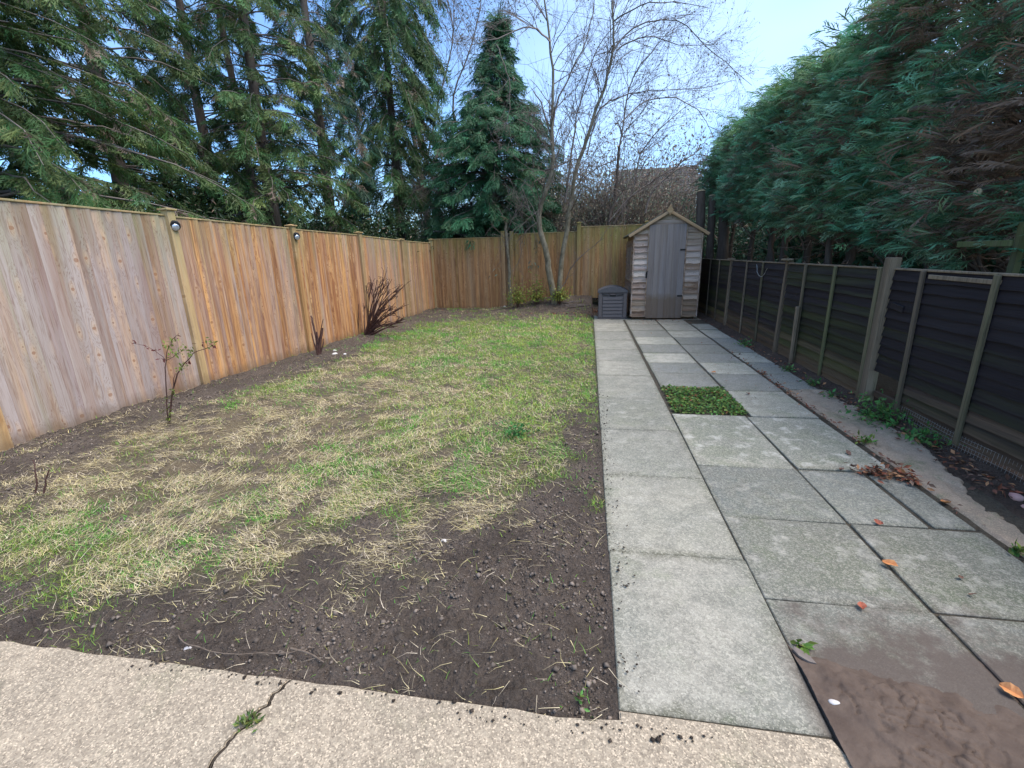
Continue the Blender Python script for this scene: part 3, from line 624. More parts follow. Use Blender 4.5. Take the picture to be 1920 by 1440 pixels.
panel(bf, (-.21, 12.05), (1.30, 12.08), .26, .28, 1.98, 1.98, M_back, .105, .2, lambda t: .15+.6*t, 53)
for x, y, zt, m_ in ((-2.155, 12.0, 1.93, .15), (-1.935, 12.02, 1.94, .3), (-.26, 12.05, 2.08, .2), (1.35, 12.08, 2.05, .4)):
    fpost(bf, x, y-.015, -.02, zt, 0, .095, M_back, cap=x != -1.935, w_=.35, m_=m_)
# two solar lights on the first posts
def solar(x, y, z, label):
    t = thing('solar_light', label, 'light', (x, y, z), 0, 'round black solar lights on the left fence posts')
    b = bmesh.new(); R_ = Matrix.Rotation(rad(90), 4, 'Y')
    bmesh.ops.create_cone(b, cap_ends=True, segments=24, radius1=.058, radius2=.045, depth=.035, matrix=R_)
    bmesh.ops.bevel(b, geom=[e for e in b.edges if len(e.link_faces) == 2 and e.calc_face_angle() > .5], offset=.004, segments=2, affect='EDGES')
    o = bm_obj('housing', b, M_black, t); o.location = (.018, 0, 0)
    b = bmesh.new(); bmesh.ops.create_uvsphere(b, u_segments=20, v_segments=10, radius=.036)
    for v in b.verts: v.co.x *= .35
    o = bm_obj('lens', b, M_lens, t, True); o.location = (.036, 0, -.012)
    t.rotation_euler = (0, rad(12), rad(-35))
solar(-4.445, 4.62, 1.77, 'round black solar light with silver lens on the nearer fence post'); solar(-4.295, 6.56, 1.72, 'smaller looking round black solar light on the second fence post')

# ---------------------------------------------------------------- dark lap fence on the right
rf = thing('lap_panel_fence', 'low black stained lap panel fence along the right of the paving', 'fence')
FX = 2.50
def lap_mesh(L, h, seed):
    rr = random.Random(seed); b = bmesh.new(); n = 14; rows = []
    for i in range(n+1):
        y = -L/2+L*i/n; e = rr.uniform(-.004, .004)
        rows.append([b.verts.new(c) for c in ((.0, y, h), (-.004, y, h), (-.021, y, e), (-.010, y, e-.002), (.0, y, e))])
    for i in range(n):
        for j in range(5): b.faces.new([rows[i][j], rows[i+1][j], rows[i+1][(j+1) % 5], rows[i][(j+1) % 5]])
    b.faces.new(rows[0]); b.faces.new(rows[-1][::-1]); bmesh.ops.recalc_face_normals(b, faces=b.faces)
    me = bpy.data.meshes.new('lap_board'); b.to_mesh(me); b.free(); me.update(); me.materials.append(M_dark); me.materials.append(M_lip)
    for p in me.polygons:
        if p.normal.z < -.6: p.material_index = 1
    return me
RPY = [.60, 2.42, 4.42, 6.53, 8.93, 11.2, 12.0]
ZT = 1.17; seed = 0
PM = [-.05, .10, .34, .05, .28, .2]; PB = [.09, .08, .0, .0, .0, .0]
for i in range(6):
    y0, y1 = RPY[i]+.06, RPY[i+1]-.06
    nb = 14; ph = (ZT-PB[i])/nb; rr = random.Random(70+i)
    for k in range(nb):
        z = PB[i]+k*ph; ya, yb = y0, y1; wv = max(-.45, .95-.26*k) if i != 1 else max(-.5, .55-.24*k)
        mv = PM[i]+(.2 if 2 <= k <= 7 else 0)+rr.uniform(-.12, .12)
        if i == 1 and k < 3: yb = 4.0                       # boards missing by the big post
        L = yb-ya; seed += 1
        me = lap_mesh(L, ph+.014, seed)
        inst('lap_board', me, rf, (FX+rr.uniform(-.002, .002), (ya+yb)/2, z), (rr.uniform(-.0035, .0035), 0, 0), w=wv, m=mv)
    o = cbox('top_rail', .034, y1-y0+.1, .016, M_dpost, rf, (FX-.004, (y0+y1)/2, ZT+.010), ch=.003); o['w'] = 1.; o['m'] = .0
    o = cbox('bottom_rail', .03, y1-y0, .05, M_dark, rf, (FX+.022, (y0+y1)/2, PB[i]+.03), ch=.003); o['w'] = .6; o['m'] = .1
    bys = {0: [1.2, 1.8], 1: [3.33, 3.98], 2: [5.28, 5.95], 3: [7.32, 8.04], 4: [9.65, 10.35], 5: [11.6]}[i]
    for q, by in enumerate(bys):
        o = cbox('batten', .022, .042, ZT-PB[i]+.03, M_dpost, rf, (FX-.028, by, (ZT+PB[i])/2-.01), (rad(random.uniform(-1, 1)), 0, 0), .004); o['w'] = .1; o['m'] = {1: .45, 2: .55}.get(i, .1)-.25*q
for i, y in enumerate(RPY[:-1]):
    big = i == 2
    fpost(rf, FX-.015, y, -.05, [1.2, 1.2, 1.27, 1.21, 1.18, 1.17][i], 0, [.07, .07, .085, .07, .07, .07][i], M_dpost, cap=False, w_=[.2, .2, .75, .35, .6, .2][i], m_=[0, 0, 0.02, .0, .0, .0][i], lean=(rad([0, 0, 1.0, -.5, .4, 0][i]), rad([0, 0, 0, 1.5, .8, 0][i])))
o = cbox('batten', .03, .05, 1.22, M_dpost, rf, (FX-.035, 4.50, .58), (rad(-.6), rad(0), 0), .004); o['w'] = .6; o['m'] = .5
for y in (6.53, 8.93):
    o = cbox('post_cap', .11, .11, .022, M_dpost, rf, (FX-.018, y, 1.225 if y < 7 else 1.20), ch=.005); o['w'] = .9
o = cbox('patch_strip', .02, .62, .03, M_dpost, rf, (FX-.02, 3.62, ZT-.035), (rad(.5), 0, 0), .003); o['w'] = 1.0
# broken bit of board showing a dark hole
o = cbox('broken_board', .012, .16, .05, M_dark, rf, (FX-.022, 4.22, .88), (rad(7), 0, 0), .003); o['w'] = .0
o = cbox('loose_stake', .03, .04, .72, M_dpost, thing('wooden_stake', 'short sawn timber stake leaning on the dark fence', 'stake', (FX-.06, 5.93, -.02)), (0, 0, 0), (rad(1.0), rad(-1.), 0), .004, (0, 0, .36)); o['w'] = .8; o.name = 'stake_shaft'
# wire mesh under the near panel
polys = []
for y in np.arange(1.2, 4.05, .026): polys.append(([(2.472, y, -.03), (2.478+random.uniform(-.003, .003), y+random.uniform(-.004, .004), .05), (2.486, y, .13)], [.0011]*3))
for z in np.arange(-.02, .13, .024): polys.append(([(2.472+(z+.03)*.09+.006*math.sin(y*5), y, z+.004*math.sin(y*7)) for y in np.arange(1.2, 4.05, .08)], [.0012]*len(np.arange(1.2, 4.05, .08))))
V, F = tubes(polys, 4); o = mesh_np('wire_mesh', V, F, M_metal); tag(o, 'galvanised square wire mesh strip under the nearest dark fence panel', 'wire mesh')
# dark space under the fence: a strip of earth bank behind
# ---------------------------------------------------------------- shed
sh = thing('garden_shed', 'small weathered wooden apex shed with grey door at the end of the paving', 'shed', (0, 0, 0))
SX0, SX1, SY0, SY1, SZ = .885, 2.185, 9.97, 11.75, .055
DX0, DX1 = 1.17, 1.875
ridge = 2.12; eave = 1.70; mid = (SX0+SX1)/2
def roofz(x): return ridge-(ridge-eave)*abs(x-mid)/(mid-SX0+.06)
nb = 14; bh = .118; rr = random.Random(3)
def wboard(x0, x1, z0, h, y, parent, ztop=None, w_=.5, m_=0.):
    """waney lap board on the gable, top follows the roof slope when it must"""
    b = bmesh.new(); n = max(2, int((x1-x0)/.06)); rows = []
    for i in range(n+1):
        x = x0+(x1-x0)*i/n; e = rr.uniform(-.007, .007); zt = z0+h
        if ztop: zt = min(zt, roofz(x)-.02)
        if zt < z0+.004: zt = z0+.004
        rows.append([b.verts.new(c) for c in ((x, y, zt), (x, y-.006, zt), (x, y-.034, z0+e), (x, y-.018, z0+e-.002), (x, y, z0+e*.8))])
    for i in range(n):
        for j in range(5): b.faces.new([rows[i][j], rows[i+1][j], rows[i+1][(j+1) % 5], rows[i][(j+1) % 5]])
    b.faces.new(rows[0]); b.faces.new(rows[-1][::-1]); bmesh.ops.recalc_face_normals(b, faces=b.faces)
    o = bm_obj('weatherboard', b, M_shed, parent); o['w'] = w_+rr.uniform(-.2, .2); o['m'] = m_; return o
for k in range(18):
    z = SZ+k*bh
    if z > ridge-.1: break
    mo = .35 if k < 3 else -.1; ww = .75 if 5 < k < 13 else .3
    if z < 1.86-.06:
        wboard(SX0+.01, DX0+.005, z, bh+.018, SY0, sh, True, ww, mo); wboard(DX1-.005, SX1-.01, z, bh+.018, SY0, sh, True, ww-.15, mo)
    else:
        hw = (ridge-z)/(ridge-eave)*(mid-SX0+.06)-.035
        if hw > .08: wboard(mid-hw, mid+hw, z+.02, bh+.018, SY0, sh, True, .6, -.1)
# corner and door posts
for x, w_ in ((SX0-.003, .022), (SX1+.003, .022)):
    o = cbox('corner_trim', w_, .06, eave-SZ-.02, M_shed, sh, (x, SY0-.012, (eave+SZ)/2), ch=.003); o['w'] = .5
for x in (DX0-.004, DX1+.012):
    o = cbox('door_jamb', .022, .03, 1.83-SZ, M_shed, sh, (x, SY0-.036, (1.86+SZ)/2), ch=.003); o['w'] = .2
# door made of boards
dr = bpy.data.objects.new('door', None); link(dr, sh); dr.location = (DX0, SY0-.060, .035)
nd_ = 6; dw = (DX1-DX0-.004)/nd_
for i in range(nd_):
    o = cbox('door_board', dw-.0008, .016, 1.835, M_door, dr, (dw*(i+.5), 0, .9175), (0, 0, 0), .0015)
    o['w'] = .75; o['m'] = -.3; o['sp'] = .42
o = cbox('hasp', .05, .015, .012, M_black, dr, (-.012, -.016, .94), ch=.003)
o = cbox('padlock', .03, .02, .045, M_black, dr, (-.022, -.022, .90), ch=.006)
o = cbox('latch_plate', .03, .012, .12, M_black, dr, (-.02, -.004, .87), ch=.003)
for z in (.45, 1.35):
    cbox('hinge', .10, .008, .03, M_black, dr, (DX1-DX0-.05, -.0125, z), ch=.002)
# body behind the boards
b = bmesh.new()
pr = [(SX0+.02, SZ), (SX1-.02, SZ), (SX1-.02, eave), (mid, ridge-.04), (SX0+.02, eave)]
f1 = [b.verts.new((x, SY0+.02, z)) for x, z in pr]; f2 = [b.verts.new((x, SY1, z)) for x, z in pr]
b.faces.new(f1); b.faces.new(f2[::-1])
for i in range(5): b.faces.new([f1[i], f2[i], f2[(i+1) % 5], f1[(i+1) % 5]])
bmesh.ops.recalc_face_normals(b, faces=b.faces); o = bm_obj('wall_lining', b, M_sheds, sh); o['w'] = 0.
# side walls: boards below, window with battens above
for side, x in ((-1, SX0), (1, SX1)):
    for k in range(14):
        z = SZ+k*bh
        if z+bh > eave: break
        segs = [(SY0+.03, SY1)]
        if side < 0 and 6 <= k <= 11: segs = [(SY0+.03, SY0+.35), (SY1-.5, SY1)]
        for ya, yb in segs:
            L = yb-ya
            b = bmesh.new(); n = max(2, int(L/.1)); rows = []
            for i in range(n+1):
                y = ya+L*i/n; e = rr.uniform(-.006, .006)
                rows.append([b.verts.new(c) for c in ((x, y, z+bh+.016), (x+side*.006, y, z+bh+.016), (x+side*.026, y, z+e), (x+side*.016, y, z+e-.002), (x, y, z+e))])
            for i in range(n):
                for j in range(5): b.faces.new([rows[i][j], rows[i+1][j], rows[i+1][(j+1) % 5], rows[i][(j+1) % 5]])
            b.faces.new(rows[0]); b.faces.new(rows[-1][::-1]); bmesh.ops.recalc_face_normals(b, faces=b.faces)
            o = bm_obj('weatherboard', b, M_sheds, sh); o['w'] = .2+rr.uniform(-.2, .2); o['m'] = .1 if k < 3 else -.1
wf = bpy.data.objects.new('window', None); link(wf, sh)
M_pane, _nt, _b = newmat('dusty_pane'); _b.inputs['Base Color'].default_value = (.02, .025, .025, 1); _b.inputs['Roughness'].default_value = .12
o = cbox('pane', .006, .92, .66, M_pane, wf, (SX0+.003, SY0+.81, 1.14), ch=.0)
for y in (SY0+.36, SY0+.66, SY0+.96, SY0+1.27): o = cbox('window_bar', .03, .04, .74, M_sheds, wf, (SX0-.016, y, 1.14), ch=.003); o['w'] = .3
for z in (.78, 1.50): o = cbox('sill', .035, .95, .035, M_sheds, wf, (SX0-.018, SY0+.815, z), ch=.003); o['w'] = .3
# roof sheets with felt, barge boards, finial
ov = .10; sl = math.atan2(ridge-eave, mid-SX0+.06); rl = (mid-SX0+ov)/math.cos(sl)
for s in (-1, 1):
    cx = mid+s*(rl/2)*math.cos(sl); cz = ridge-(rl/2)*math.sin(sl)
    cbox('roof_felt', rl, SY1-SY0+.16, .022, M_felt, sh, (cx, (SY0+SY1)/2, cz+.012), (0, s*sl, 0), .004)
    o = cbox('barge_board', rl+.02, .018, .052, M_trim, sh, (cx-s*.0, SY0-.092, cz-.006), (0, s*sl, 0), .003); o['w'] = .3; o['m'] = -.5
    cbox('felt_edge', rl, .03, .008, M_felt, sh, (cx, SY0-.075, cz+.028), (0, s*sl, 0), .002)
    cbox('eave_batten', .03, SY1-SY0+.14, .035, M_sheds, sh, (mid+s*(rl-.05)*math.cos(sl), (SY0+SY1)/2, ridge-(rl-.05)*math.sin(sl)-.022), (0, s*sl, 0), .003)
b = bmesh.new(); q = [(0, .105), (.062, .02), (.03, -.03), (0, -.085), (-.03, -.03), (-.062, .02)]
a_ = [b.verts.new((x, 0, z)) for x, z in q]; c_ = [b.verts.new((x, .016, z)) for x, z in q]
b.faces.new(a_); b.faces.new(c_[::-1])
for i in range(6): b.faces.new([a_[i], c_[i], c_[(i+1) % 6], a_[(i+1) % 6]])
bmesh.ops.recalc_face_normals(b, faces=b.faces); o = bm_obj('finial', b, M_trim, sh); o.location = (mid, SY0-.119, ridge-.005); o['w'] = .3
for y in (SY0+.1, SY0+.8, SY1-.1): cbox('bearer', SX1-SX0-.06, .07, .055, M_dpost, sh, (mid, y, .028), ch=.004)
# ---------------------------------------------------------------- plastic storage box
bx_ = thing('storage_box', 'taupe plastic garden storage box with arched dark lid beside the shed', 'storage box', (.505, 10.02, 0), rad(-1))
BW, BD, BH = .60, .52, .55
cbox('body', BW-.02, BD, BH, M_plastic, bx_, (0, BD/2+.02, BH/2), ch=.012)
cbox('base_lip', BW+.012, BD+.03, .03, M_plastic, bx_, (0, BD/2+.018, .016), ch=.006)
for s in (-1, 1):
    cbox('pilaster', .075, .03, BH-.03, M_plastic, bx_, (s*(BW/2-.045), .012, BH/2+.015), ch=.008)
for k in range(6):
    cbox('louvre', BW-.19, .02, .068, M_plastic, bx_, (0, .014, .07+k*.073), (rad(-9), 0, 0), .004)
    for s in (-1, 1): cbox('side_louvre', .012, BD-.14, .066, M_plastic, bx_, (s*(BW/2-.006), BD/2+.02, .07+k*.073), (0, rad(8)*s, 0), .003)
for s in (-1, 1): cbox('groove', .14, .014, .012, M_black, bx_, (s*.155, .008, .502), (0, rad(12)*-s, 0), .003)
cbox('handle_recess', .13, .016, .055, M_black, bx_, (0, .006, .505), ch=.008); cbox('handle', .12, .022, .02, M_plastic, bx_, (0, -.004, .520), ch=.006)
b = bmesh.new(); ne = 16; ra, rb = [], []
for i in range(ne+1):
    x = -BW/2-.012+(BW+.024)*i/ne; zz = BH+.035+.095*(1-(2*i/ne-1)**2)
    ra.append(b.verts.new((x, -.012, zz))); rb.append(b.verts.new((x, BD+.05, zz)))
lo = [b.verts.new((-BW/2-.012, -.012, BH)), b.verts.new((BW/2+.012, -.012, BH))]; lo2 = [b.verts.new((-BW/2-.012, BD+.05, BH)), b.verts.new((BW/2+.012, BD+.05, BH))]
b.faces.new(ra[::-1]+[lo[0], lo[1]]); b.faces.new(rb+[lo2[1], lo2[0]])
for i in range(ne): b.faces.new([ra[i], ra[i+1], rb[i+1], rb[i]])
b.faces.new([lo[0], ra[0], rb[0], lo2[0]]); b.faces.new([ra[-1], lo[1], lo2[1], rb[-1]]); b.faces.new([lo[0], lo2[0], lo2[1], lo[1]])
bmesh.ops.recalc_face_normals(b, faces=b.faces)
bmesh.ops.bevel(b, geom=[e for e in b.edges if e.is_manifold and e.calc_face_angle() > .6], offset=.008, segments=2, affect='EDGES')
bm_obj('lid', b, M_plasticl, bx_)
# neighbour's low shed behind the corner
ns = thing('neighbour_shed', 'black felted shed roof showing just above the far left fence corner', 'shed', (-3.45, 12.5, 0))
cbox('wall', 1.1, 1.2, 1.75, M_dark, ns, (0, .6, .875), ch=.01)
cbox('roof', 1.4, 1.4, .05, M_felt, ns, (.05, .6, 1.93), (0, rad(9), 0), .01)

# ---------------------------------------------------------------- foliage tools
def frond_template(nb=11, sub=2, seed=0):
    """flat cypress spray, length 1 along x; returns triangles (T,3,3)"""
    rr = random.Random(seed); T = []
    def blade(p, d, l, wd, one=False):
        p = np.array(p); d = np.array(d); d = d/np.linalg.norm(d); s = np.array([-d[1], d[0], 0])
        a = p; m = p+d*l*.5; e = p+d*l
        if one: T.append([a+s*wd*.7, a-s*wd*.7, e]); return
        T.append([a, m-s*wd+[0, 0, .01], e]); T.append([a, e, m+s*wd+[0, 0, -.01]])
    blade((0, 0, 0), (1, 0, 0), 1., .012)
    for i in range(nb):
        t = .12+.82*i/nb; s = 1 if i % 2 else -1
        l = (.16+.40*math.sin(math.pi*min(1, t*.95+.12)))*rr.uniform(.75, 1.2)*(1-.35*t)
        an = rad(rr.uniform(24, 56))*s; d = (math.cos(an), math.sin(an), rr.uniform(-.5, .2))
        blade((t, 0, 0), d, l, .022)
        for k in range(sub):
            tt = .3+.5*(k+.5)/sub; q = np.array([t, 0, 0])+np.array(d)*l*tt
            a2 = an+rad((-1)**k*rr.uniform(30, 50)); blade(q, (math.cos(a2), math.sin(a2), rr.uniform(-.45, .15)), l*rr.uniform(.35, .55), .030, True)
    T = np.array(T); T[..., 2] -= .30*T[..., 0]**2+.35*T[..., 1]**2; T[..., 1] += .12*rr.uniform(-1, 1)*T[..., 0]**2
    return T
FT = [frond_template(11, 2, s) for s in range(6)]
def place(T_list, pos, dirs, ups, sc, cols, rng_):
    """instance triangle templates with frames (dirs = local x, ups ~ local z)"""
    Vs, Cs = [], []
    d = dirs/np.linalg.norm(dirs, axis=1)[:, None]; s = np.cross(ups, d); s /= np.linalg.norm(s, axis=1)[:, None]+1e-9; u = np.cross(d, s)
    k = rng_.integers(0, len(T_list), len(pos))
    for t, T in enumerate(T_list):
        m = np.where(k == t)[0]
        if not len(m): continue
        P_ = T.reshape(-1, 3)
        v = P_[None, :, 0:1]*d[m][:, None, :]+P_[None, :, 1:2]*s[m][:, None, :]+P_[None, :, 2:3]*u[m][:, None, :]
        v = v*sc[m][:, None, None]+pos[m][:, None, :]
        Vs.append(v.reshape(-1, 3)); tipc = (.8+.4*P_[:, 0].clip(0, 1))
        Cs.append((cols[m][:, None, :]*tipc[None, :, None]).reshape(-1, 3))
    V = np.concatenate(Vs); return V, np.arange(len(V)).reshape(-1, 3), np.concatenate(Cs)
GREEN = np.array([.082, .145, .045]); BLUEG = np.array([.066, .138, .080]); BROWN = np.array([.26, .185, .135])
def conifer(name, label, cat, base, H, zmin, Rf, nb, seed, col, droop=.35, fsc=(.28, .45), az=None, trunk_r=.14, lean=(0, 0), brown=.05, tmpl=None, group=None, stems=None, per=9, bare=.25, up_=.25, ztop=None):
    r = np.random.default_rng(seed); base = np.array(base, float)
    t = thing(name, label, cat, tuple(base), 0, group)
    top = base+np.array([lean[0], lean[1], H])
    tr = [(wob([base+[0, 0, -.1], base+(top-base)*.5+r.normal(0, .04, 3), top], .01, n=5), np.linspace(trunk_r, trunk_r*.15, 11))]
    for sx in (stems or []):
        b2 = base+np.array([sx[0], sx[1], -.1]); tp = b2+np.array([sx[0]*.8, sx[1]*.8, H*sx[2]]); tr.append((wob([b2, (b2+tp)/2+r.normal(0, .05, 3), tp], .012, n=5), np.linspace(trunk_r*.75, trunk_r*.2, 11)))
    V, F = tubes(tr, 10); mesh_np('trunk', V, F, M_bark, smooth=True, parent=t, loc=tuple(base)).location = (0, 0, 0)
    P_, D_, U_, S_, C_ = [], [], [], [], []; br = []
    for i in range(nb):
        q_ = (i+r.random())/nb; zt_ = ztop or H; z = zmin+(zt_-zmin)*q_/.93 if q_ < .93 else zt_+(H-zt_)*(q_-.93)/.07*.98; a = r.uniform(0, 2*np.pi) if az is None else az(r)
        L = Rf(z/H)*r.uniform(.6, 1.18)*(.8+.4*float(N2.fbm(a*.8+seed, z*.9))); h = np.array([math.cos(a), math.sin(a), 0]); o = base+(top-base)*(z/H)
        tt = np.linspace(0, 1, 7); dr_ = droop*r.uniform(.6, 1.4)
        pts = o+h*(L*tt)[:, None]+np.array([0, 0, 1])*(L*(up_*tt-dr_*tt**2))[:, None]
        pts[1:] += r.normal(0, .02, (6, 3)); bad = ((pts[:, 0] > -5.0) & (pts[:, 2] < 2.1) & (pts[:, 1] < 12)).any()
        if not bad: br.append((pts, np.linspace(.006+.007*L, .003, 7)))
        nf = max(3, int(L*per)); tf = bare+(1-bare)*r.random(nf)**.7; ii = np.clip((tf*6).astype(int), 0, 5); fr = (tf*6-ii)[:, None]
        p = pts[ii]*(1-fr)+pts[ii+1]*fr; tg = pts[ii+1]-pts[ii]; tg /= np.linalg.norm(tg, axis=1)[:, None]
        sd = np.cross(tg, [0, 0, 1.]); sg = r.choice([-1, 1], nf)[:, None]*r.uniform(.2, 1.3, (nf, 1))
        d = tg+sd*sg+np.array([0, 0, 1.])*r.uniform(-.75, .15, (nf, 1))
        P_.append(p); D_.append(d); U_.append(np.array([[0, 0, 1.]])+r.normal(0, .35, (nf, 3))); S_.append(r.uniform(*fsc, nf))
        c = col[None]*r.uniform(.55, 1.55, (nf, 1))*r.uniform(.75, 1.25)*np.array([[1, 1, 1]]); c[:, 0] *= r.uniform(.7, 1.5, nf)
        bm_ = r.random(nf) < brown; c[bm_] = BROWN*r.uniform(.5, 1.2, (bm_.sum(), 1)); C_.append(c)
    kp = np.concatenate(P_); kp = ~((kp[:, 0] > -5.05) & (kp[:, 2] < 2.15) & (kp[:, 1] < 12))
    P_, D_, U_, S_, C_ = [[np.concatenate(q)[kp]] for q in (P_, D_, U_, S_, C_)]
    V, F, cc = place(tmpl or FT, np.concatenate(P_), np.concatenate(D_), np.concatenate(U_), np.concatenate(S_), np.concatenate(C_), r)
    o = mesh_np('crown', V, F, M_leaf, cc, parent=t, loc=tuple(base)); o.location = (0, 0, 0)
    V, F = tubes(br, 4); o = mesh_np('branches', V, F, M_twig, parent=t, loc=tuple(base)); o.location = (0, 0, 0)
    return t
# --- left neighbours' conifers
def azl(c, sp): return lambda r: r.normal(c, sp)
conifer('cypress_tree', 'big drooping cypress hanging over the nearest left fence panel', 'tree', (-7.2, 4.9, 0), 8.5, 1.2, lambda u: 2.6*(1-u)**.5+.3, 200, 101, GREEN*1.05, .45, (.15, .29), None, .17, per=25, brown=.06, ztop=5.6, bare=.10)
conifer('cypress_tree', 'shaggy cypress between the first two tall trunks on the left', 'tree', (-8.3, 7.6, 0), 9.5, 1.5, lambda u: 2.3*(1-u)**.5+.3, 115, 102, GREEN*.95, .5, (.24, .4), None, .17, per=13, brown=.08, ztop=6.2)
conifer('cypress_tree', 'tall twin stemmed cypress rising behind the second left fence post', 'tree', (-6.75, 9.6, 0), 11, 2.2, lambda u: 1.9*(1-u*.5), 150, 103, GREEN, .5, (.22, .38), None, .15, stems=[(-.45, .2, .9)], per=14, brown=.06, ztop=7.2)
conifer('cypress_tree', 'dark trunked cypress with thin see-through crown left of centre', 'tree', (-6.9, 12.2, 0), 12, 2.9, lambda u: 1.8*(1-u*.4), 95, 104, BLUEG*.9, .5, (.24, .42), None, .17, per=11, brown=.12, ztop=8.4)
conifer('cypress_tree', 'weeping cypress with long hanging sprays left of the pointed conifer', 'tree', (-5.9, 14.6, 0), 12.5, 3.0, lambda u: 1.9*(1-u*.25), 190, 105, GREEN*np.array([.9, 1.0, 1.1]), .95, (.3, .5), None, .17, per=13, brown=.03, up_=.3, ztop=9.6)
conifer('cypress_tree', 'bushy cypress filling the space behind the twin stemmed tree', 'tree', (-9.2, 11.0, 0), 11, 1.8, lambda u: 2.3*(1-u*.6), 130, 107, GREEN*.85, .5, (.26, .42), None, .17, per=11, brown=.06, ztop=8)
conifer('pointed_conifer', 'dense pointed green conifer standing behind the far fence left of the bare tree', 'tree', (-2.95, 14.0, 0), 7.3, 1.9, lambda u: float(np.interp(u, [0, .3, .5, .67, .82, 1], [1.7, 1.95, 1.9, 1.55, .6, .15])), 520, 106, BLUEG*np.array([.8, 1.1, .85]), .3, (.26, .42), None, .11, per=11, brown=.01, lean=(.45, 0), up_=.15)
# --- understorey masses behind the left fence
def leaf_template(l=1., w_=.4):
    return np.array([[[0, 0, 0], [.5, -w_/2, .05], [1, 0, -.05]], [[0, 0, 0], [1, 0, -.05], [.5, w_/2, .05]]])*l
LF = [leaf_template(1, .45)]
LFN = [leaf_template(1, .24)]
def leafy_mass(name, label, cat, centre, rad3, nl, lsc, col, seed, stems=30, brown=.05, kind=None, mat=None, droopy=0.3, twigmat=None, shell=.35, narrow=False, tw=4):
    r = np.random.default_rng(seed); c = np.array(centre, float); R3 = np.array(rad3, float)
    t = thing(name, label, cat, (c[0], c[1], 0))
    # twigs radiate from the foot; leaves cluster round their ends
    ends = []; polys = []
    for i in range(stems):
        v = r.normal(0, 1, 3); v[2] = abs(v[2])*.9-.25; v /= np.linalg.norm(v); e = c+v*R3*r.uniform(.6, 1.05)
        b0 = np.array([c[0]+r.uniform(-.5, .5)*R3[0], c[1]+r.uniform(-.4, .4)*R3[1], 0.])
        m_ = (b0+e)/2+r.normal(0, .12, 3); m_[2] = max(m_[2], .2)
        pp = wob([b0, m_, e], .03, n=4); polys.append((pp, np.linspace(.022, .004, len(pp))))
        for q in range(tw):
            e2 = pp[-3-q % 3]+r.normal(0, .35, 3)*[1, 1, .8]; pq = wob([pp[-4], (pp[-4]+e2)/2+r.normal(0, .05, 3), e2], .01, n=2); polys.append((pq, np.linspace(.008, .002, len(pq)))); ends.append(e2)
        ends.append(e)
    V, F = tubes(polys, 3); o = mesh_np('stems', V, F, twigmat or M_twig, parent=t, loc=(c[0], c[1], 0)); o.location = (0, 0, 0)
    ends = np.array(ends); k = r.integers(0, len(ends), nl); p = ends[k]+r.normal(0, 1, (nl, 3))*R3*shell*.5
    p[:, 2] = np.abs(p[:, 2])
    d = r.normal(0, 1, (nl, 3)); d[:, 2] -= droopy; u = r.normal(0, .7, (nl, 3))+[0, 0, 1]
    cl = col[None]*r.uniform(.5, 1.6, (nl, 1))*(.7+.6*r.random(len(ends)))[k][:, None]; cl[:, 0] *= r.uniform(.7, 1.4, nl)
    bm_ = r.random(nl) < brown; cl[bm_] = BROWN*r.uniform(.6, 1.5, (bm_.sum(), 1))
    V, F, cc = place(LFN if narrow else LF, p, d, u, r.uniform(*lsc, nl), cl, r)
    o = mesh_np('leaves', V, F, mat or M_leaf, cc, parent=t, loc=(c[0], c[1], 0)); o.location = (0, 0, 0)
    return t
DG = np.array([.035, .065, .022])
leafy_mass('evergreen_shrub', 'dark glossy shrub low behind the left fence below the drooping cypress', 'shrub', (-7.0, 7.2, 1.3), (1.6, 1.6, 1.3), 9000, (.06, .12), DG, 201)
leafy_mass('evergreen_shrub', 'ivy dark shrub between the second and third left fence posts', 'shrub', (-6.6, 11.2, 1.4), (1.9, 1.8, 1.5), 12000, (.06, .12), DG*.9, 202)
leafy_mass('evergreen_shrub', 'lighter green shrub behind the far left end of the pine fence', 'shrub', (-5.9, 14.2, 1.5), (1.8, 1.6, 1.3), 9000, (.06, .12), DG*1.5, 203)
leafy_mass('laurel_shrub', 'pale speckled leafy shrub seen through arching bare stems at the far left corner', 'shrub', (-4.6, 16.5, 1.6), (2.2, 1.2, 1.4), 8000, (.06, .13), np.array([.12, .17, .08]), 204)
leafy_mass('evergreen_shrub', 'dark shrub far back on the left between the trunks', 'shrub', (-10.5, 13, 2), (3, 3.5, 2.2), 14000, (.09, .18), DG*.8, 205)
leafy_mass('evergreen_shrub', 'dark shrub behind the nearest left panel at the edge of the picture', 'shrub', (-9.6, 5.2, 1.6), (2.2, 3, 2.0), 12000, (.08, .16), DG*.9, 206)
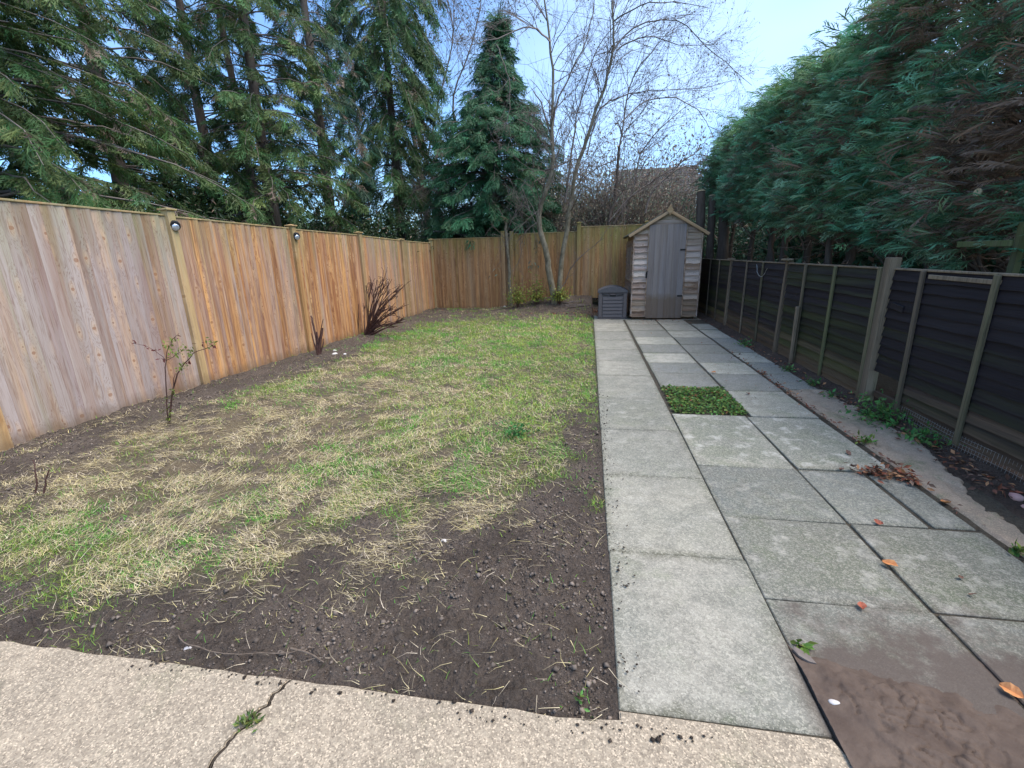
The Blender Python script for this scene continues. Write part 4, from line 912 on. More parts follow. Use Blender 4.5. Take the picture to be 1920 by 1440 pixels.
# brown / pale leafy thicket behind the back fence
PL = np.array([.27, .28, .19])
leafy_mass('evergreen_shrub', 'dark shrub filling the gap behind the sawn trunks', 'shrub', (4.0, 15.5, 1.6), (1.3, 1.2, 1.8), 9000, (.08, .15), BLUEG*.8, 209)
leafy_mass('laurel_shrub', 'tall pale leaved laurel thicket behind the middle of the back fence', 'shrub', (-.9, 14.6, 2.5), (1.7, 1.0, 2.2), 12000, (.06, .12), PL, 211, stems=90, brown=.3, droopy=.9, shell=.3, narrow=True, tw=8)
leafy_mass('laurel_shrub', 'tangled half bare shrub behind the fence beside the shed', 'shrub', (.9, 14.4, 2.5), (1.6, .9, 2.1), 9000, (.06, .12), PL, 212, stems=100, brown=.35, droopy=.9, shell=.3, narrow=True, tw=9)
leafy_mass('bramble_thicket', 'greyish twiggy thicket arching over behind the shed roof', 'shrub', (2.0, 15.2, 2.8), (1.5, .9, 1.7), 6000, (.05, .10), PL*.9, 213, stems=110, brown=.4, droopy=.6, shell=.3, narrow=True, tw=9)
leafy_mass('hedge', 'high brown leafed hedge forming the skyline behind the bare tree', 'hedge', (.6, 16.9, 2.75), (4.6, .5, 2.75), 34000, (.07, .14), np.array([.27, .25, .18]), 214, stems=300, brown=.3, droopy=.3, shell=.22, tw=7)
leafy_mass('hedge', 'distant green hedge behind the left conifers', 'hedge', (-9, 21, 1.8), (7, 1.5, 2.0), 14000, (.12, .22), DG*1.5, 215, stems=60)
# ---------------------------------------------------------------- brick outbuilding beyond
bb = thing('brick_house', 'red brick wall with dark tiled roof glimpsed behind the shed', 'building', (2.7, 18.2, -.35))
cbox('wall', 2.5, 2.5, 3.6, M_mortar, bb, (-.30, 1.26, 1.8), ch=.0)
b = bmesh.new(); cbox_bm(.212, .02, .062, .003, (0, 0, 0), b); bme = bpy.data.meshes.new('brick'); b.to_mesh(bme); b.free(); bme.materials.append(M_brick)
cnt = 0
for row in range(22, 46):
    for k in range(0, 11):
        x = -1.50+k*.225+(row % 2)*.1125
        if cnt < 295: inst('brick', bme, bb, (x, .0, row*.075+.04), (0, 0, random.uniform(-.01, .01))); cnt += 1
b = bmesh.new()
for i in range(12):
    for j in range(13):
        cbox_bm(.23, .24, .02, .003, (-1.8+j*.24+.12*(i % 2), -.3+i*.17, 3.62+i*.10), b, Matrix.Rotation(rad(28), 4, 'X'))
o = bm_obj('roof_tiles', b, M_tile, bb); o['kind'] = 'stuff'
# ---------------------------------------------------------------- right hand conifer hedge
def hedge_tree(Y, X, label, seed, H, z0, tr_r, brown):
    r = np.random.default_rng(seed); base = np.array([X, Y, 0.])
    t = thing('hedge_conifer', label, 'tree', tuple(base), 0, 'overgrown conifer hedge along the right fence')
    trs = [(wob([base+[0, 0, -.1], base+[r.uniform(-.08, .08), r.uniform(-.08, .08), 1.5], base+[r.uniform(-.1, .2), 0, H-.5]], .01, n=4), np.linspace(tr_r, tr_r*.3, 9))]
    if r.random() < .6: trs.append((wob([base+[.02, .1, -.1], base+[r.uniform(-.2, .1), .22, 1.4], base+[-.1, .3, H*.7]], .015, n=4), np.linspace(tr_r*.7, tr_r*.3, 9)))
    V, F = tubes(trs, 9); o = mesh_np('trunk', V, F, M_bark, smooth=True, parent=t, loc=tuple(base)); o.location = (0, 0, 0)
    # boughs reach out over the fence and their sprays make the face of the hedge
    P_, D_, U_, S_, C_ = [], [], [], [], []; br = []
    nb = 110
    for i in range(nb):
        z = z0+(H-.25-z0)*((i+r.random())/nb); y = Y+r.uniform(-.55, .55)
        face = 2.98+.10*math.sin(Y*1.7+z*2.1)+.28*(float(N2.fbm(Y*1.2, z*1.4))-.5)+.35*max(0, z-H+.9)**2+.25*max(0, z0+.35-z)
        back = i % 4 == 0
        ex = X+r.uniform(.6, 1.4) if back else face+r.uniform(.0, .22)
        o_ = np.array([X+r.uniform(-.1, .1), Y, max(.5, z-r.uniform(.2, .5))]); e = np.array([ex, y+r.uniform(-.15, .45), z+.12])
        pts = wob([o_, (o_+e)/2+[0, 0, .12], e], .015, n=3); br.append((pts, np.linspace(.016, .004, len(pts))))
        nf = 15 if not back else 6
        tf = r.uniform(.35, 1., nf); ii = np.clip((tf*6).astype(int), 0, 5); fr = (tf*6-ii)[:, None]
        p = pts[ii]*(1-fr)+pts[ii+1]*fr+r.normal(0, .09, (nf, 3)); tg = (e-o_)/np.linalg.norm(e-o_)
        d = tg*r.uniform(.5, 1., (nf, 1))+np.array([0, 1., 0])*r.normal(.25, .6, (nf, 1))+np.array([0, 0, 1.])*r.normal(-.1, .28, (nf, 1))
        P_.append(p); D_.append(d); U_.append(np.array([[0, 0, 1.]])+r.normal(0, .4, (nf, 3))); S_.append(r.uniform(.13, .29, nf))
        topf = sstep(H-.9, H-.1, z)
        c = (BLUEG*2.5*(1-topf)+np.array([.085, .17, .05])*1.5*topf)[None]*r.uniform(.5, 1.6, (nf, 1)); c[:, 0] *= r.uniform(.7, 1.5, nf)
        bn = float(N3.fbm(y*1.3+2, z*1.5)); pb = brown*sstep(.42, .62, bn)*(1-topf)
        bm_ = r.random(nf) < pb; c[bm_] = BROWN*r.uniform(.5, 1.5, (bm_.sum(), 1)); C_.append(c)
    V, F, cc = place(FT, np.concatenate(P_), np.concatenate(D_), np.concatenate(U_), np.concatenate(S_), np.concatenate(C_), r)
    o = mesh_np('crown', V, F, M_leaf, cc, parent=t, loc=tuple(base)); o.location = (0, 0, 0)
    # dead bare side twigs low on the trunk
    for q in range(26):
        z = r.uniform(.6, z0+.6); a = r.uniform(0, 6.28); l = r.uniform(.2, .7); h = np.array([math.cos(a)*.7-.2, math.sin(a), r.uniform(-.5, .4)])
        p0 = base+[0, 0, z]; pts = wob([p0, p0+h*l*.5+r.normal(0, .03, 3), p0+h*l], .01, n=2); br.append((pts, np.linspace(.007, .002, len(pts))))
    V, F = tubes(br, 4); o = mesh_np('branches', V, F, M_twig, parent=t, loc=tuple(base)); o.location = (0, 0, 0)
desc = ['nearest the camera, browned and broken at the right edge of the picture', 'with a sawn pale branch stub and brown dead sprays', 'behind the tall pale post of the dark fence', 'with thick trunk just past the pale fence post', 'with twin trunks above the second dark fence panel',
        'above the middle of the dark fence', 'slender trunked, above the third fence post', 'with fan sprays above the far dark panel', 'near the far fence post, green throughout', 'last but two before the shed', 'next to the cut stumps behind the shed', 'furthest and lowest, beyond the shed corner']
HY = [3.1, 4.0, 4.9, 5.85, 6.65, 7.5, 8.3, 9.1, 9.95, 10.9, 12.0, 13.2]
for i, y in enumerate(HY):
    hedge_tree(y, 3.75+.08*math.sin(i*2.2), 'hedge conifer '+desc[i], 300+i, [4.3, 4.3, 4.25, 4.25, 4.2, 4.2, 4.25, 4.2, 4.3, 4.2, 4.3, 4.1][i], [1.2, 1.2, 1.22, 1.32, 1.45, 1.55, 1.68, 1.75, 1.85, 1.95, 2.05, 2.2][i], [.08, .09, .09, .11, .08, .09, .07, .08, .09, .07, .08, .07][i], [.95, .95, .85, .7, .55, .45, .35, .3, .2, .15, .1, .05][i])
leafy_mass('conifer_backing', 'solid dark green hedge mass behind the row of trunks', 'hedge', (5.4, 8, 2.0), (1.0, 7.5, 2.2), 26000, (.12, .22), BLUEG*.9, 330, stems=60, shell=.4)
# sawn stumps of cut conifers behind the shed
for (px, top_, X, Y, r0, lab) in ((1316, 2.72, 2.66, 12.5, .10, 'tall sawn trunk with pale round cut, leftmost of the three behind the shed'), (1340, 2.62, 2.95, 12.6, .085, 'middle sawn trunk of the three, pale split side'), (1365, 2.66, 3.22, 12.5, .12, 'rightmost stout sawn trunk of the three behind the shed')):
    t = thing('cut_trunk', lab, 'trunk', (X, Y, 0), 0, 'sawn conifer trunks behind the shed')
    V, F = tubes([(wob([(0, 0, -.1), (.03, .02, 1.2), (-.03, 0, top_)], .008, n=5), np.linspace(r0*1.25, r0, 11)*(1+.06*np.sin(np.arange(11)*1.7)))], 12)
    mesh_np('bark', V, F, M_bark, smooth=True, parent=t)
    b = bmesh.new(); bmesh.ops.create_cone(b, cap_ends=True, segments=16, radius1=r0*1.0, radius2=r0*.95, depth=.02, matrix=Matrix.Rotation(rad(-14), 4, 'X')); o = bm_obj('cut_face', b, M_cut, t); o.location = (-.03, 0, top_)
# the sawn pale limb and stubs sticking out of the hedge
for lab, p0, p1, r_ in (('pale bare sawn limb sticking out of the brown hedge on the right', (3.5, 5.2, 2.55), (3.02, 5.55, 2.62), .025), ('round sawn branch end low in the right hedge', (3.3, 4.55, 1.72), (3.0, 4.42, 1.75), .03)):
    V, F = tubes([(wob([p0, (np.array(p0)+np.array(p1))/2+[0, 0, .03], p1], .004, n=3), np.linspace(r_*1.2, r_, 7))], 8); t = thing('sawn_limb', lab, 'branch', p0)
    o = mesh_np('limb', V, F, M_twig, parent=t, loc=p0); o.location = (0, 0, 0)
    dv = Vector(p1)-Vector(p0); b = bmesh.new(); bmesh.ops.create_cone(b, cap_ends=True, segments=12, radius1=r_*1.05, radius2=r_, depth=.01, matrix=dv.to_track_quat('Z', 'Y').to_matrix().to_4x4()); o = bm_obj('cut_face', b, M_cut, t); o.location = dv
# neighbour's green timber frame at the right
tf = thing('timber_frame', 'mossy timber post with cross rail behind the dark fence at the right edge', 'frame', (2.95, 3.86, 0))
for nm, x, y, z, l, ax in (('post', 0, 0, .75, 1.5, 0), ('rail', 0, .28, 1.36, .5, 1)):
    o = cbox(nm, .05, .05 if ax == 0 else l, l if ax == 0 else .045, M_dpost, tf, (x-.01*ax, y, z), ch=.004); o['w'] = .4; o['m'] = .8

# ---------------------------------------------------------------- bare trees
def twigs(polys, P0, d, L, r0, depth, rng_, spread=.55, grav=.0, leaves=None, maxd=None):
    n = 4; pts = [np.array(P0, float)]; dd = np.array(d, float); dd /= np.linalg.norm(dd)
    for i in range(n):
        dd = dd+rng_.normal(0, .13, 3)+[0, 0, -grav]; dd /= np.linalg.norm(dd); pts.append(pts[-1]+dd*L/n)
    polys.append((np.array(pts), np.linspace(r0, max(.0013, r0*.5), n+1)))
    if leaves is not None and depth <= 1:
        for p in pts[1:]: leaves.append((p, dd))
    if depth <= 0: return
    for k in range(rng_.integers(2, 5)):
        i = rng_.integers(1, n+1); nd2 = dd+rng_.normal(0, spread, 3); nd2[1] *= .8
        twigs(polys, pts[i], nd2, L*rng_.uniform(.45, .8), max(.0014, r0*.55), depth-1, rng_, spread, grav, leaves)
def limb(polys, pl, Y0, dY, r0, r1, rng_, tw=10, L=.8, depth=2, grav=0., leaves=None, start=.25, s=2):
    """a main limb through measured picture directions at a distance Y0 -> Y0+dY"""
    n = len(pl); P_ = [PY(x, y, Y0+dY*i/(n-1)) for i, (x, y) in enumerate(pl)]
    q = wob(P_, .012, n=3); rr_ = np.linspace(r0, r1, len(q)); polys.append((q, rr_))
    for k in range(tw):
        i = int(rng_.uniform(start, 1)*(len(q)-1)); i = min(i, len(q)-2); t = q[i+1]-q[i]; t /= np.linalg.norm(t)
        d = t*.8+rng_.normal(0, .6, 3); d[2] += .25
        twigs(polys, q[i], d, L*rng_.uniform(.5, 1.1), min(rr_[i]*.5, .012), depth, rng_, .55, grav, leaves)
    return q
def build_bare(name, label, base, mains, others, seed, mat1, leafcol, nleaf, lsc=(.02, .05), fallb=None):
    r = np.random.default_rng(seed); t = thing(name, label, 'tree', base)
    pm, po, lv = [], [], []
    for m_ in mains: limb(po if False else pm, m_['p'], m_['Y'], m_['dY'], m_['r'][0], m_['r'][1], r, tw=0)
    tw = []
    for m_ in mains+others: limb(tw, m_['p'], m_['Y'], m_['dY'], m_['r'][0]*(.98 if m_ in mains else 1), m_['r'][1]*(.98 if m_ in mains else 1), r, m_.get('tw', 10), m_.get('L', .8), m_.get('d', 2), m_.get('g', 0), lv, m_.get('st', .3))
    # the first entry of every main in tw duplicates the trunk: drop them
    k = 0; keep = []
    ids = 0
    for pts, rr_ in tw:
        if rr_[0] > .03 and any(abs(rr_[0]-m_['r'][0]*.98) < 1e-9 for m_ in mains): continue
        keep.append((pts, rr_))
    V, F = tubes(pm, 10); o = mesh_np('trunk', V, F, mat1, smooth=True, parent=t, loc=base); o.location = (0, 0, 0)
    V, F = tubes(keep, 3); o = mesh_np('branches', V, F, M_twig, parent=t, loc=base); o.location = (0, 0, 0)
    if nleaf and lv:
        k = r.integers(0, len(lv), nleaf); p = np.array([lv[i][0] for i in k])+r.normal(0, .02, (nleaf, 3)); d = np.array([lv[i][1] for i in k])*.6+r.normal(0, .6, (nleaf, 3)); d[:, 2] -= .3
        cl = leafcol[None]*r.uniform(.5, 1.5, (nleaf, 1))
        V, F, cc = place(LF, p, d, r.normal(0, 1, (nleaf, 3)), r.uniform(*lsc, nleaf), cl, r); o = mesh_np('buds', V, F, M_leaf, cc, parent=t, loc=base); o.location = (0, 0, 0)
    return t
mains = [
 dict(p=[(1040, 572), (1034, 530), (1027, 490), (1017, 450), (1010, 415), (1014, 385), (1027, 350), (1036, 305), (1034, 240), (1037, 160), (1030, 70), (1018, -10), (1010, -60)], Y=11.55, dY=-.5, r=(.085, .010), tw=26, L=1.2, d=3),
 dict(p=[(1046, 572), (1050, 530), (1053, 490), (1062, 430), (1070, 380), (1080, 320), (1093, 285), (1118, 206), (1135, 160), (1148, 100), (1150, 50), (1147, -10), (1150, -60)], Y=11.6, dY=.3, r=(.07, .011), tw=34, L=1.2, d=3)]
br1 = lambda p, Y=11.6, dY=.4, r=(.019, .005), tw=12, L=.8, d=3, g=0., st=.2: dict(p=p, Y=Y, dY=dY, r=r, tw=tw, L=L, d=d, g=g, st=st)
others = [
 br1([(1036, 309), (1042, 206), (1070, 137), (1101, 74), (1115, 0), (1125, -50)], r=(.026, .007), tw=10, Y=11.3),
 br1([(1060, 380), (1077, 247), (1084, 206), (1104, 137), (1121, 89), (1160, 40), (1185, 0)], r=(.024, .006), tw=12),
 br1([(1101, 290), (1125, 203), (1180, 177), (1238, 168), (1310, 165), (1380, 150)], tw=16, g=-.01, dY=.8),
 br1([(1148, 100), (1187, 52), (1269, 36), (1324, 86), (1376, 131), (1410, 160)], tw=18, dY=.9),
 br1([(1156, 95), (1185, 75), (1228, 70), (1297, 88), (1350, 75)], tw=12),
 br1([(1150, 40), (1200, 10), (1260, 5), (1330, 15)], tw=10, dY=-.5),
 br1([(1165, 230), (1197, 199), (1249, 182), (1297, 199), (1324, 227), (1340, 260)], tw=12, dY=.8),
 br1([(1032, 80), (1008, 57), (981, 52), (932, 72), (880, 85)], r=(.025, .007), dY=-.7, tw=12, Y=11.1),
 br1([(929, 82), (943, 113), (955, 148), (955, 203), (943, 237), (919, 254)], r=(.014, .005), Y=10.6, dY=-.2, tw=6, L=.5),
 br1([(1036, 275), (1012, 262), (1003, 240), (970, 224)], r=(.02, .012), Y=11.3, dY=-.3, tw=3, L=.4, d=1),
 br1([(1000, 170), (1012, 190), (1030, 240), (1036, 270)], r=(.012, .02), Y=11.1, dY=.2, tw=8, L=.6),
 br1([(1020, 320), (1045, 310), (1083, 298)], r=(.02, .01), Y=11.3, dY=.1, tw=4, L=.4, d=1),
 br1([(1048, 545), (1080, 490), (1115, 460), (1150, 420)], r=(.012, .004), Y=11.4, dY=-.2, tw=6, L=.4, d=1),
]
build_bare('bare_tree', 'pale barked bare tree forking from the ground in front of the back fence', tuple(PY(1043, 565, 11.6)*[1, 1, 0]), mains, others, 401, M_barkp, np.array([.16, .12, .09]), 2600, (.025, .055))
others2 = [br1([(1156, 344), (1161, 275), (1173, 213), (1187, 144), (1235, 82), (1280, 40)], r=(.032, .007), Y=13.5, tw=24, L=1.2),
 br1([(1142, 416), (1180, 370), (1240, 330), (1300, 290), (1340, 300)], r=(.03, .008), Y=13.4, tw=18, L=1.0),
 br1([(1150, 420), (1190, 350), (1200, 290), (1250, 230), (1300, 190)], r=(.03, .008), Y=13.6, tw=20, L=1.1),
 br1([(1156, 300), (1110, 320), (1060, 370), (1010, 420)], r=(.02, .006), Y=13.3, tw=14, L=.9),
 br1([(1210, 400), (1230, 350), (1290, 310), (1330, 330), (1345, 370)], r=(.03, .006), Y=13.0, tw=16, L=.9, g=.03)]
build_bare('bare_tree', 'dark stemmed leafless tree leaning up behind the back fence beside the shed', tuple(PY(1145, 420, 13.5)*[1, 1, 0]), [dict(p=[(1142, 560), (1142, 416), (1152, 380), (1156, 344), (1161, 275)], Y=13.5, dY=0., r=(.05, .034), tw=4)], others2, 402, M_bark, np.array([.15, .12, .09]), 3200, (.03, .06))
others3 = [br1([(755, 330), (745, 250), (770, 170), (790, 90), (800, 0)], r=(.05, .012), Y=19, tw=26, L=2.2, d=2), br1([(860, 260), (850, 180), (880, 100), (900, 20), (905, -40)], r=(.05, .012), Y=19, tw=26, L=2.2),
 br1([(760, 300), (720, 200), (650, 120), (600, 60)], r=(.05, .01), Y=19, tw=20, L=2.0), br1([(800, 300), (830, 160), (850, 60), (830, -30)], r=(.05, .012), Y=19.5, tw=24, L=2.2)]
build_bare('bare_tree', 'distant leafless tree with ivy clad twigs against the sky left of the pointed conifer', tuple(PY(790, 440, 19)*[1, 1, 0]), [dict(p=[(800, 470), (800, 400), (790, 330), (770, 230)], Y=19, dY=0, r=(.16, .06), tw=6, L=2.)], others3, 403, M_bark, np.array([.10, .10, .07]), 2500, (.06, .12))
others4 = [br1([(880, 440), (890, 400), (860, 350), (800, 340), (760, 380)], r=(.035, .006), Y=13.2, tw=18, L=.8, g=.05), br1([(905, 440), (870, 400), (820, 390), (770, 420)], r=(.03, .006), Y=13.0, tw=16, L=.7, g=.05), br1([(860, 440), (840, 380), (790, 350), (750, 370)], r=(.03, .006), Y=13.6, tw=16, L=.8, g=.05)]
build_bare('bare_tree', 'dark arching bare shrub stems over the far left fence corner', tuple(PY(885, 450, 13.2)*[1, 1, 0]), [dict(p=[(900, 560), (890, 470), (880, 430)], Y=13.2, dY=0, r=(.05, .035), tw=0)], others4, 404, M_bark, np.array([.10, .12, .06]), 500, (.03, .06))
# slim mossy trunk close to the back fence
build_bare('slim_tree', 'slim lichen spotted trunk right against the back fence posts', tuple(PY(958, 577, 11.85)*[1, 1, 0]), [dict(p=[(959, 580), (956, 530), (953, 480), (950, 440), (948, 415)], Y=11.85, dY=.1, r=(.045, .032), tw=4)],
           [br1([(948, 420), (938, 395), (915, 370)], r=(.012, .004), Y=12, tw=3, L=.3)], 405, M_barkp, np.array([.12, .12, .08]), 60)
# hanging laurel leaves right of pointed conifer
leafy_mass('laurel_shrub', 'small sprig of long drooping laurel leaves in front of the pointed conifer', 'shrub', (-1.75, 12.6, 2.55), (.35, .3, .5), 260, (.09, .15), np.array([.13, .17, .12]), 216, stems=10, brown=0., droopy=2.2, shell=.5)

# distant trees closing the horizon
r = np.random.default_rng(77); n = 26000; an = r.uniform(-1.25, 1.25, n); rr_ = r.uniform(34, 42, n); p = np.column_stack([np.sin(an)*rr_, np.cos(an)*rr_, np.abs(r.normal(0, 1, n))*1.2+r.uniform(0, 1.6, n)*(1+.5*np.sin(an*9))])
V, F, cc = place(LF, p, r.normal(0, 1, (n, 3)), r.normal(0, 1, (n, 3)), r.uniform(.4, .9, n), np.array([[.05, .06, .03]])*r.uniform(.5, 1.5, (n, 1)), r)
o = mesh_np('distant_treeline', V, F, M_leaf, cc); tag(o, 'low belt of distant trees along the horizon', 'trees', kind='stuff')

# ---------------------------------------------------------------- small plants
def small_plant(name, label, cat, base, stems, leafspec, seed, mat=None, group=None, kind=None):
    """stems: list of (points relative to base, r0, r1)"""
    r = np.random.default_rng(seed); t = thing(name, label, cat, tuple(base), 0, group)
    if stems:
        V, F = tubes([(wob(p, .003, n=3), np.linspace(a, b, (len(p)-1)*3+1)) for p, a, b in stems], 6); mesh_np('stems', V, F, mat or M_twigr, smooth=True, parent=t)
    if leafspec:
        pos, dirs, sc, cols = leafspec(r); V, F, cc = place(LF, pos, dirs, r.normal(0, .5, (len(pos), 3))+[0, 0, 1], sc, cols, r); mesh_np('leaves', V, F, M_leaf, cc, parent=t)
    return t
gz = lambda x, y: float(hgt(np.array([x]), np.array([y]))[0])
# young shrub with red stems near the left fence
b0 = G(318, 792); D0 = b0[1]
def rel(pl, base, Yr=None): return [PY(x, y, (Yr or base[1])+.02*i)-np.array([base[0], base[1], 0]) for i, (x, y) in enumerate(pl)]
st = [(rel([(316, 792), (312, 740), (310, 690), (314, 655)], b0), .006, .003), (rel([(318, 792), (322, 745), (333, 700), (352, 675), (368, 660), (395, 650)], b0), .008, .002), (rel([(313, 675), (300, 665), (275, 650), (253, 644)], b0), .003, .0012),
      (rel([(311, 676), (330, 665), (345, 656)], b0), .003, .0015), (rel([(325, 740), (326, 710), (330, 700)], b0), .004, .002), (rel([(352, 675), (355, 655)], b0), .002, .0015), (rel([(314, 655), (322, 640), (332, 628)], b0), .003, .0015)]
def lf1(r):
    ce = [(318, 645), (315, 650), (324, 640), (395, 645), (392, 640), (340, 655), (352, 655), (356, 662), (338, 683), (345, 685), (336, 695), (320, 663), (332, 665), (325, 730), (327, 742), (322, 775), (308, 770)]
    pos, cols = [], []
    for c in ce:
        q = PY(c[0], c[1], b0[1])-np.array([b0[0], b0[1], 0])
        for k in range(9): pos.append(q+r.normal(0, .018, 3)); cols.append(np.array([.20, .25, .05])*r.uniform(.5, 1.3))
    for c in ((275, 650), (253, 644), (294, 658), (303, 673), (330, 630), (402, 652), (355, 684), (380, 645)):
        q = PY(c[0], c[1], b0[1])-np.array([b0[0], b0[1], 0])
        for k in range(4): pos.append(q+r.normal(0, .008, 3)); cols.append(np.array([.12, .03, .025]))
    n = len(pos); return np.array(pos), r.normal(0, 1, (n, 3)), r.uniform(.02, .045, n), np.array(cols)
small_plant('young_shrub', 'spindly young shrub with red stems and yellow green leaves by the left fence', 'shrub', (b0[0], b0[1], 0), st, lf1, 501)
# pruned stump
b1 = G(597, 663)
st = [(rel(p, b1), a, c) for p, a, c in (([(597, 665), (594, 640), (588, 610), (583, 592)], .022, .010), ([(598, 665), (602, 635), (605, 615)], .02, .012), ([(596, 665), (590, 645), (584, 625)], .014, .006), ([(597, 665), (598, 640), (606, 598)], .012, .005), ([(600, 665), (605, 648), (606, 635)], .012, .007), ([(596, 640), (594, 622)], .012, .009))]
small_plant('pruned_stump', 'dark pruned shrub stump at the foot of the second fence post', 'stump', (b1[0], b1[1], 0), st, None, 502)
# big bare shrub
b2 = G(690, 627); st = []; rr = random.Random(9)
for k in range(46):
    tx = rr.uniform(682, 765); ty = 505+abs(tx-715)*.6+rr.uniform(0, 70) if k < 32 else rr.uniform(575, 615); bx = rr.uniform(683, 700)
    if k >= 32: tx = rr.uniform(715, 762)
    m = (bx+(tx-bx)*.35+rr.uniform(-5, 5), 625+(ty-625)*.5+rr.uniform(-6, 6)); yy = b2[1]+rr.uniform(-.22, .22)
    P3 = [PY(bx, 628, b2[1]), PY(m[0], m[1], (b2[1]+yy)/2), PY(tx, ty, yy)]; P3 = [q-np.array([b2[0], b2[1], 0]) for q in P3]; st.append((P3, .012, .004))
    for _q in range(3): e = P3[2]*rr.uniform(.75, 1)+P3[1]*.0+np.array([rr.uniform(-.12, .12), rr.uniform(-.1, .1), rr.uniform(-.02, .14)]); st.append(([P3[1]*.4+P3[2]*.6, (P3[2]+e)/2, e], .005, .003))
for p in ([(666, 630), (664, 600), (659, 576)], [(671, 628), (672, 600), (672, 570)]): st.append((rel(p, b2), .010, .005))
small_plant('bare_shrub', 'bushy leafless dark red shrub against the middle of the left fence', 'shrub', (b2[0], b2[1], 0), st, None, 503)
# two twigs at left of the lawn
b3 = G(75, 925); st = [(rel([(66, 925), (67, 895), (62, 862)], b3), .006, .003), (rel([(82, 925), (86, 900), (92, 880)], b3), .006, .004)]
small_plant('twig_stub', 'pair of short brown twigs sticking out of the lawn at the far left', 'twigs', (b3[0], b3[1], 0), st, None, 504)
# two yellow green bushes by the tree foot
def bushy(c, R_, n_, col, sz):
    def f(r):
        p = r.normal(0, 1, (n_, 3))*R_; p[:, 2] = np.abs(p[:, 2])*1.0+c; k = np.array(col)[None]*r.uniform(.5, 1.5, (n_, 1)); k[:, 0] *= r.uniform(.7, 1.5, n_)
        return p, r.normal(0, 1, (n_, 3)), r.uniform(*sz, n_), k
    return f
for X, Y, h_, lab, sd_ in ((-1.75, 11.5, .50, 'small yellow green bush left of the forked tree foot', 505), (-1.28, 11.55, .52, 'small yellow green bush nearer the forked tree foot', 506), (-.7, 11.45, .34, 'low leafy growth right at the forked tree foot', 507)):
    rr = random.Random(sd_); z0 = gz(X, Y)
    small_plant('leafy_bush', lab, 'bush', (X, Y, z0), [([(0, 0, 0), (rr.uniform(-.1, .1), rr.uniform(-.06, .06), h_*.5), (rr.uniform(-.2, .2), rr.uniform(-.12, .12), h_*rr.uniform(.7, 1.1))], .005, .002) for _ in range(14)], bushy(.12, np.array([.12, .09, h_*.42]), 520, (.24, .30, .06), (.035, .075)), sd_, group='small bushes at the foot of the back fence')
# weeds at the dark fence
def weed(X, Y, z, R_, n_, lab, sd_, col=(.09, .23, .06), sz=(.025, .055), name='leafy_weed', cat='weed', group='green weeds along the foot of the dark fence'):
    small_plant(name, lab, cat, (X, Y, z), [([(0, 0, 0), (random.uniform(-R_, R_)*.5, random.uniform(-R_, R_)*.5, R_*.5)], .002, .001) for _ in range(6)], bushy(.0, np.array([R_*.55, R_*.55, R_*.45]), n_, col, sz), sd_, group=group)
weed(2.36, 3.92, .0, .19, 420, 'lush green weed clump below the gap beside the big fence post', 511)
weed(2.40, 3.50, .0, .13, 200, 'smaller green weed beside the wire mesh', 512)
weed(2.33, 4.08, .0, .07, 60, 'pale feathery weed left of the lush clump', 513, (.08, .14, .06))
weed(2.30, 5.02, .0, .06, 60, 'little weed at the paving edge before the pale post', 514)
weed(2.30, 4.62, .0, .05, 40, 'tiny weed between paving and pale post', 515)
weed(2.28, 7.1, .0, .10, 90, 'green weed by the third fence post', 516)
weed(2.28, 5.6, .0, .06, 50, 'weed below the leaning stake', 517)
weed(2.0, 3.45, .0, .045, 60, 'bright green seedling in the long joint of the paving', 518, (.14, .26, .05))
weed(1.965, 2.17, .0, .035, 30, 'small weed in the joint at the right edge of the picture', 519, (.12, .22, .04))
weed(.77, 1.47, .0, .012, 14, 'tiny weed in the joint beside the bark flake', 520, (.12, .22, .04))
weed(-1.01, .94, -.0, .028, 60, 'small grass tuft growing in the patio crack', 521, (.10, .16, .04), (.012, .03), 'grass_tuft', 'grass tuft', None)
weed(.0, 1.16, .0, .022, 14, 'single green weed in the soil corner by the path', 522, (.12, .25, .05), (.015, .025))
weed(-3.35, 1.62, .0, .12, 160, 'leafy green weeds at the left edge of the lawn', 523, (.06, .17, .04), (.02, .05))
weed(-.55, 3.35, .0, .12, 160, 'clump of broad leaved lawn weed near the middle of the path edge', 524, (.06, .20, .05), (.02, .05))
# planting square in the path
r = np.random.default_rng(600); n = 3000; X = r.uniform(.765, 1.375, n); Y = r.uniform(3.975, 4.80, n)
ed = np.minimum(np.minimum(X-.745, 1.395-X), np.minimum(Y-3.955, 4.82-Y)); z = r.uniform(0., 1, n)*(.006+.028*sstep(0, .12, ed)*N3.fbm(X*8, Y*8)*2)+.012*N1.fbm(X*9, Y*9)
cl = np.array([[.105, .215, .045]])*r.uniform(.4, 1.6, (n, 1)); k = N2.fbm(X*7, Y*7); cl *= (.6+.8*k)[:, None]; cl[:, 0] *= r.uniform(.7, 1.6, n)
bw = r.random(n) < .07; cl[bw] = np.array([.30, .12, .05])
V, F, cc = place([leaf_template(1, .8)], np.column_stack([X, Y, z]), r.normal(0, 1, (n, 3))*[1, 1, .35], r.normal(0, .35, (n, 3))+[0, 0, 1], r.uniform(.010, .036, n), cl, r)
o = mesh_np('ground_cover', V, F, M_leaf, cc); tag(o, 'square patch of small green ground cover leaves filling a missing slab', 'plant', kind='stuff')
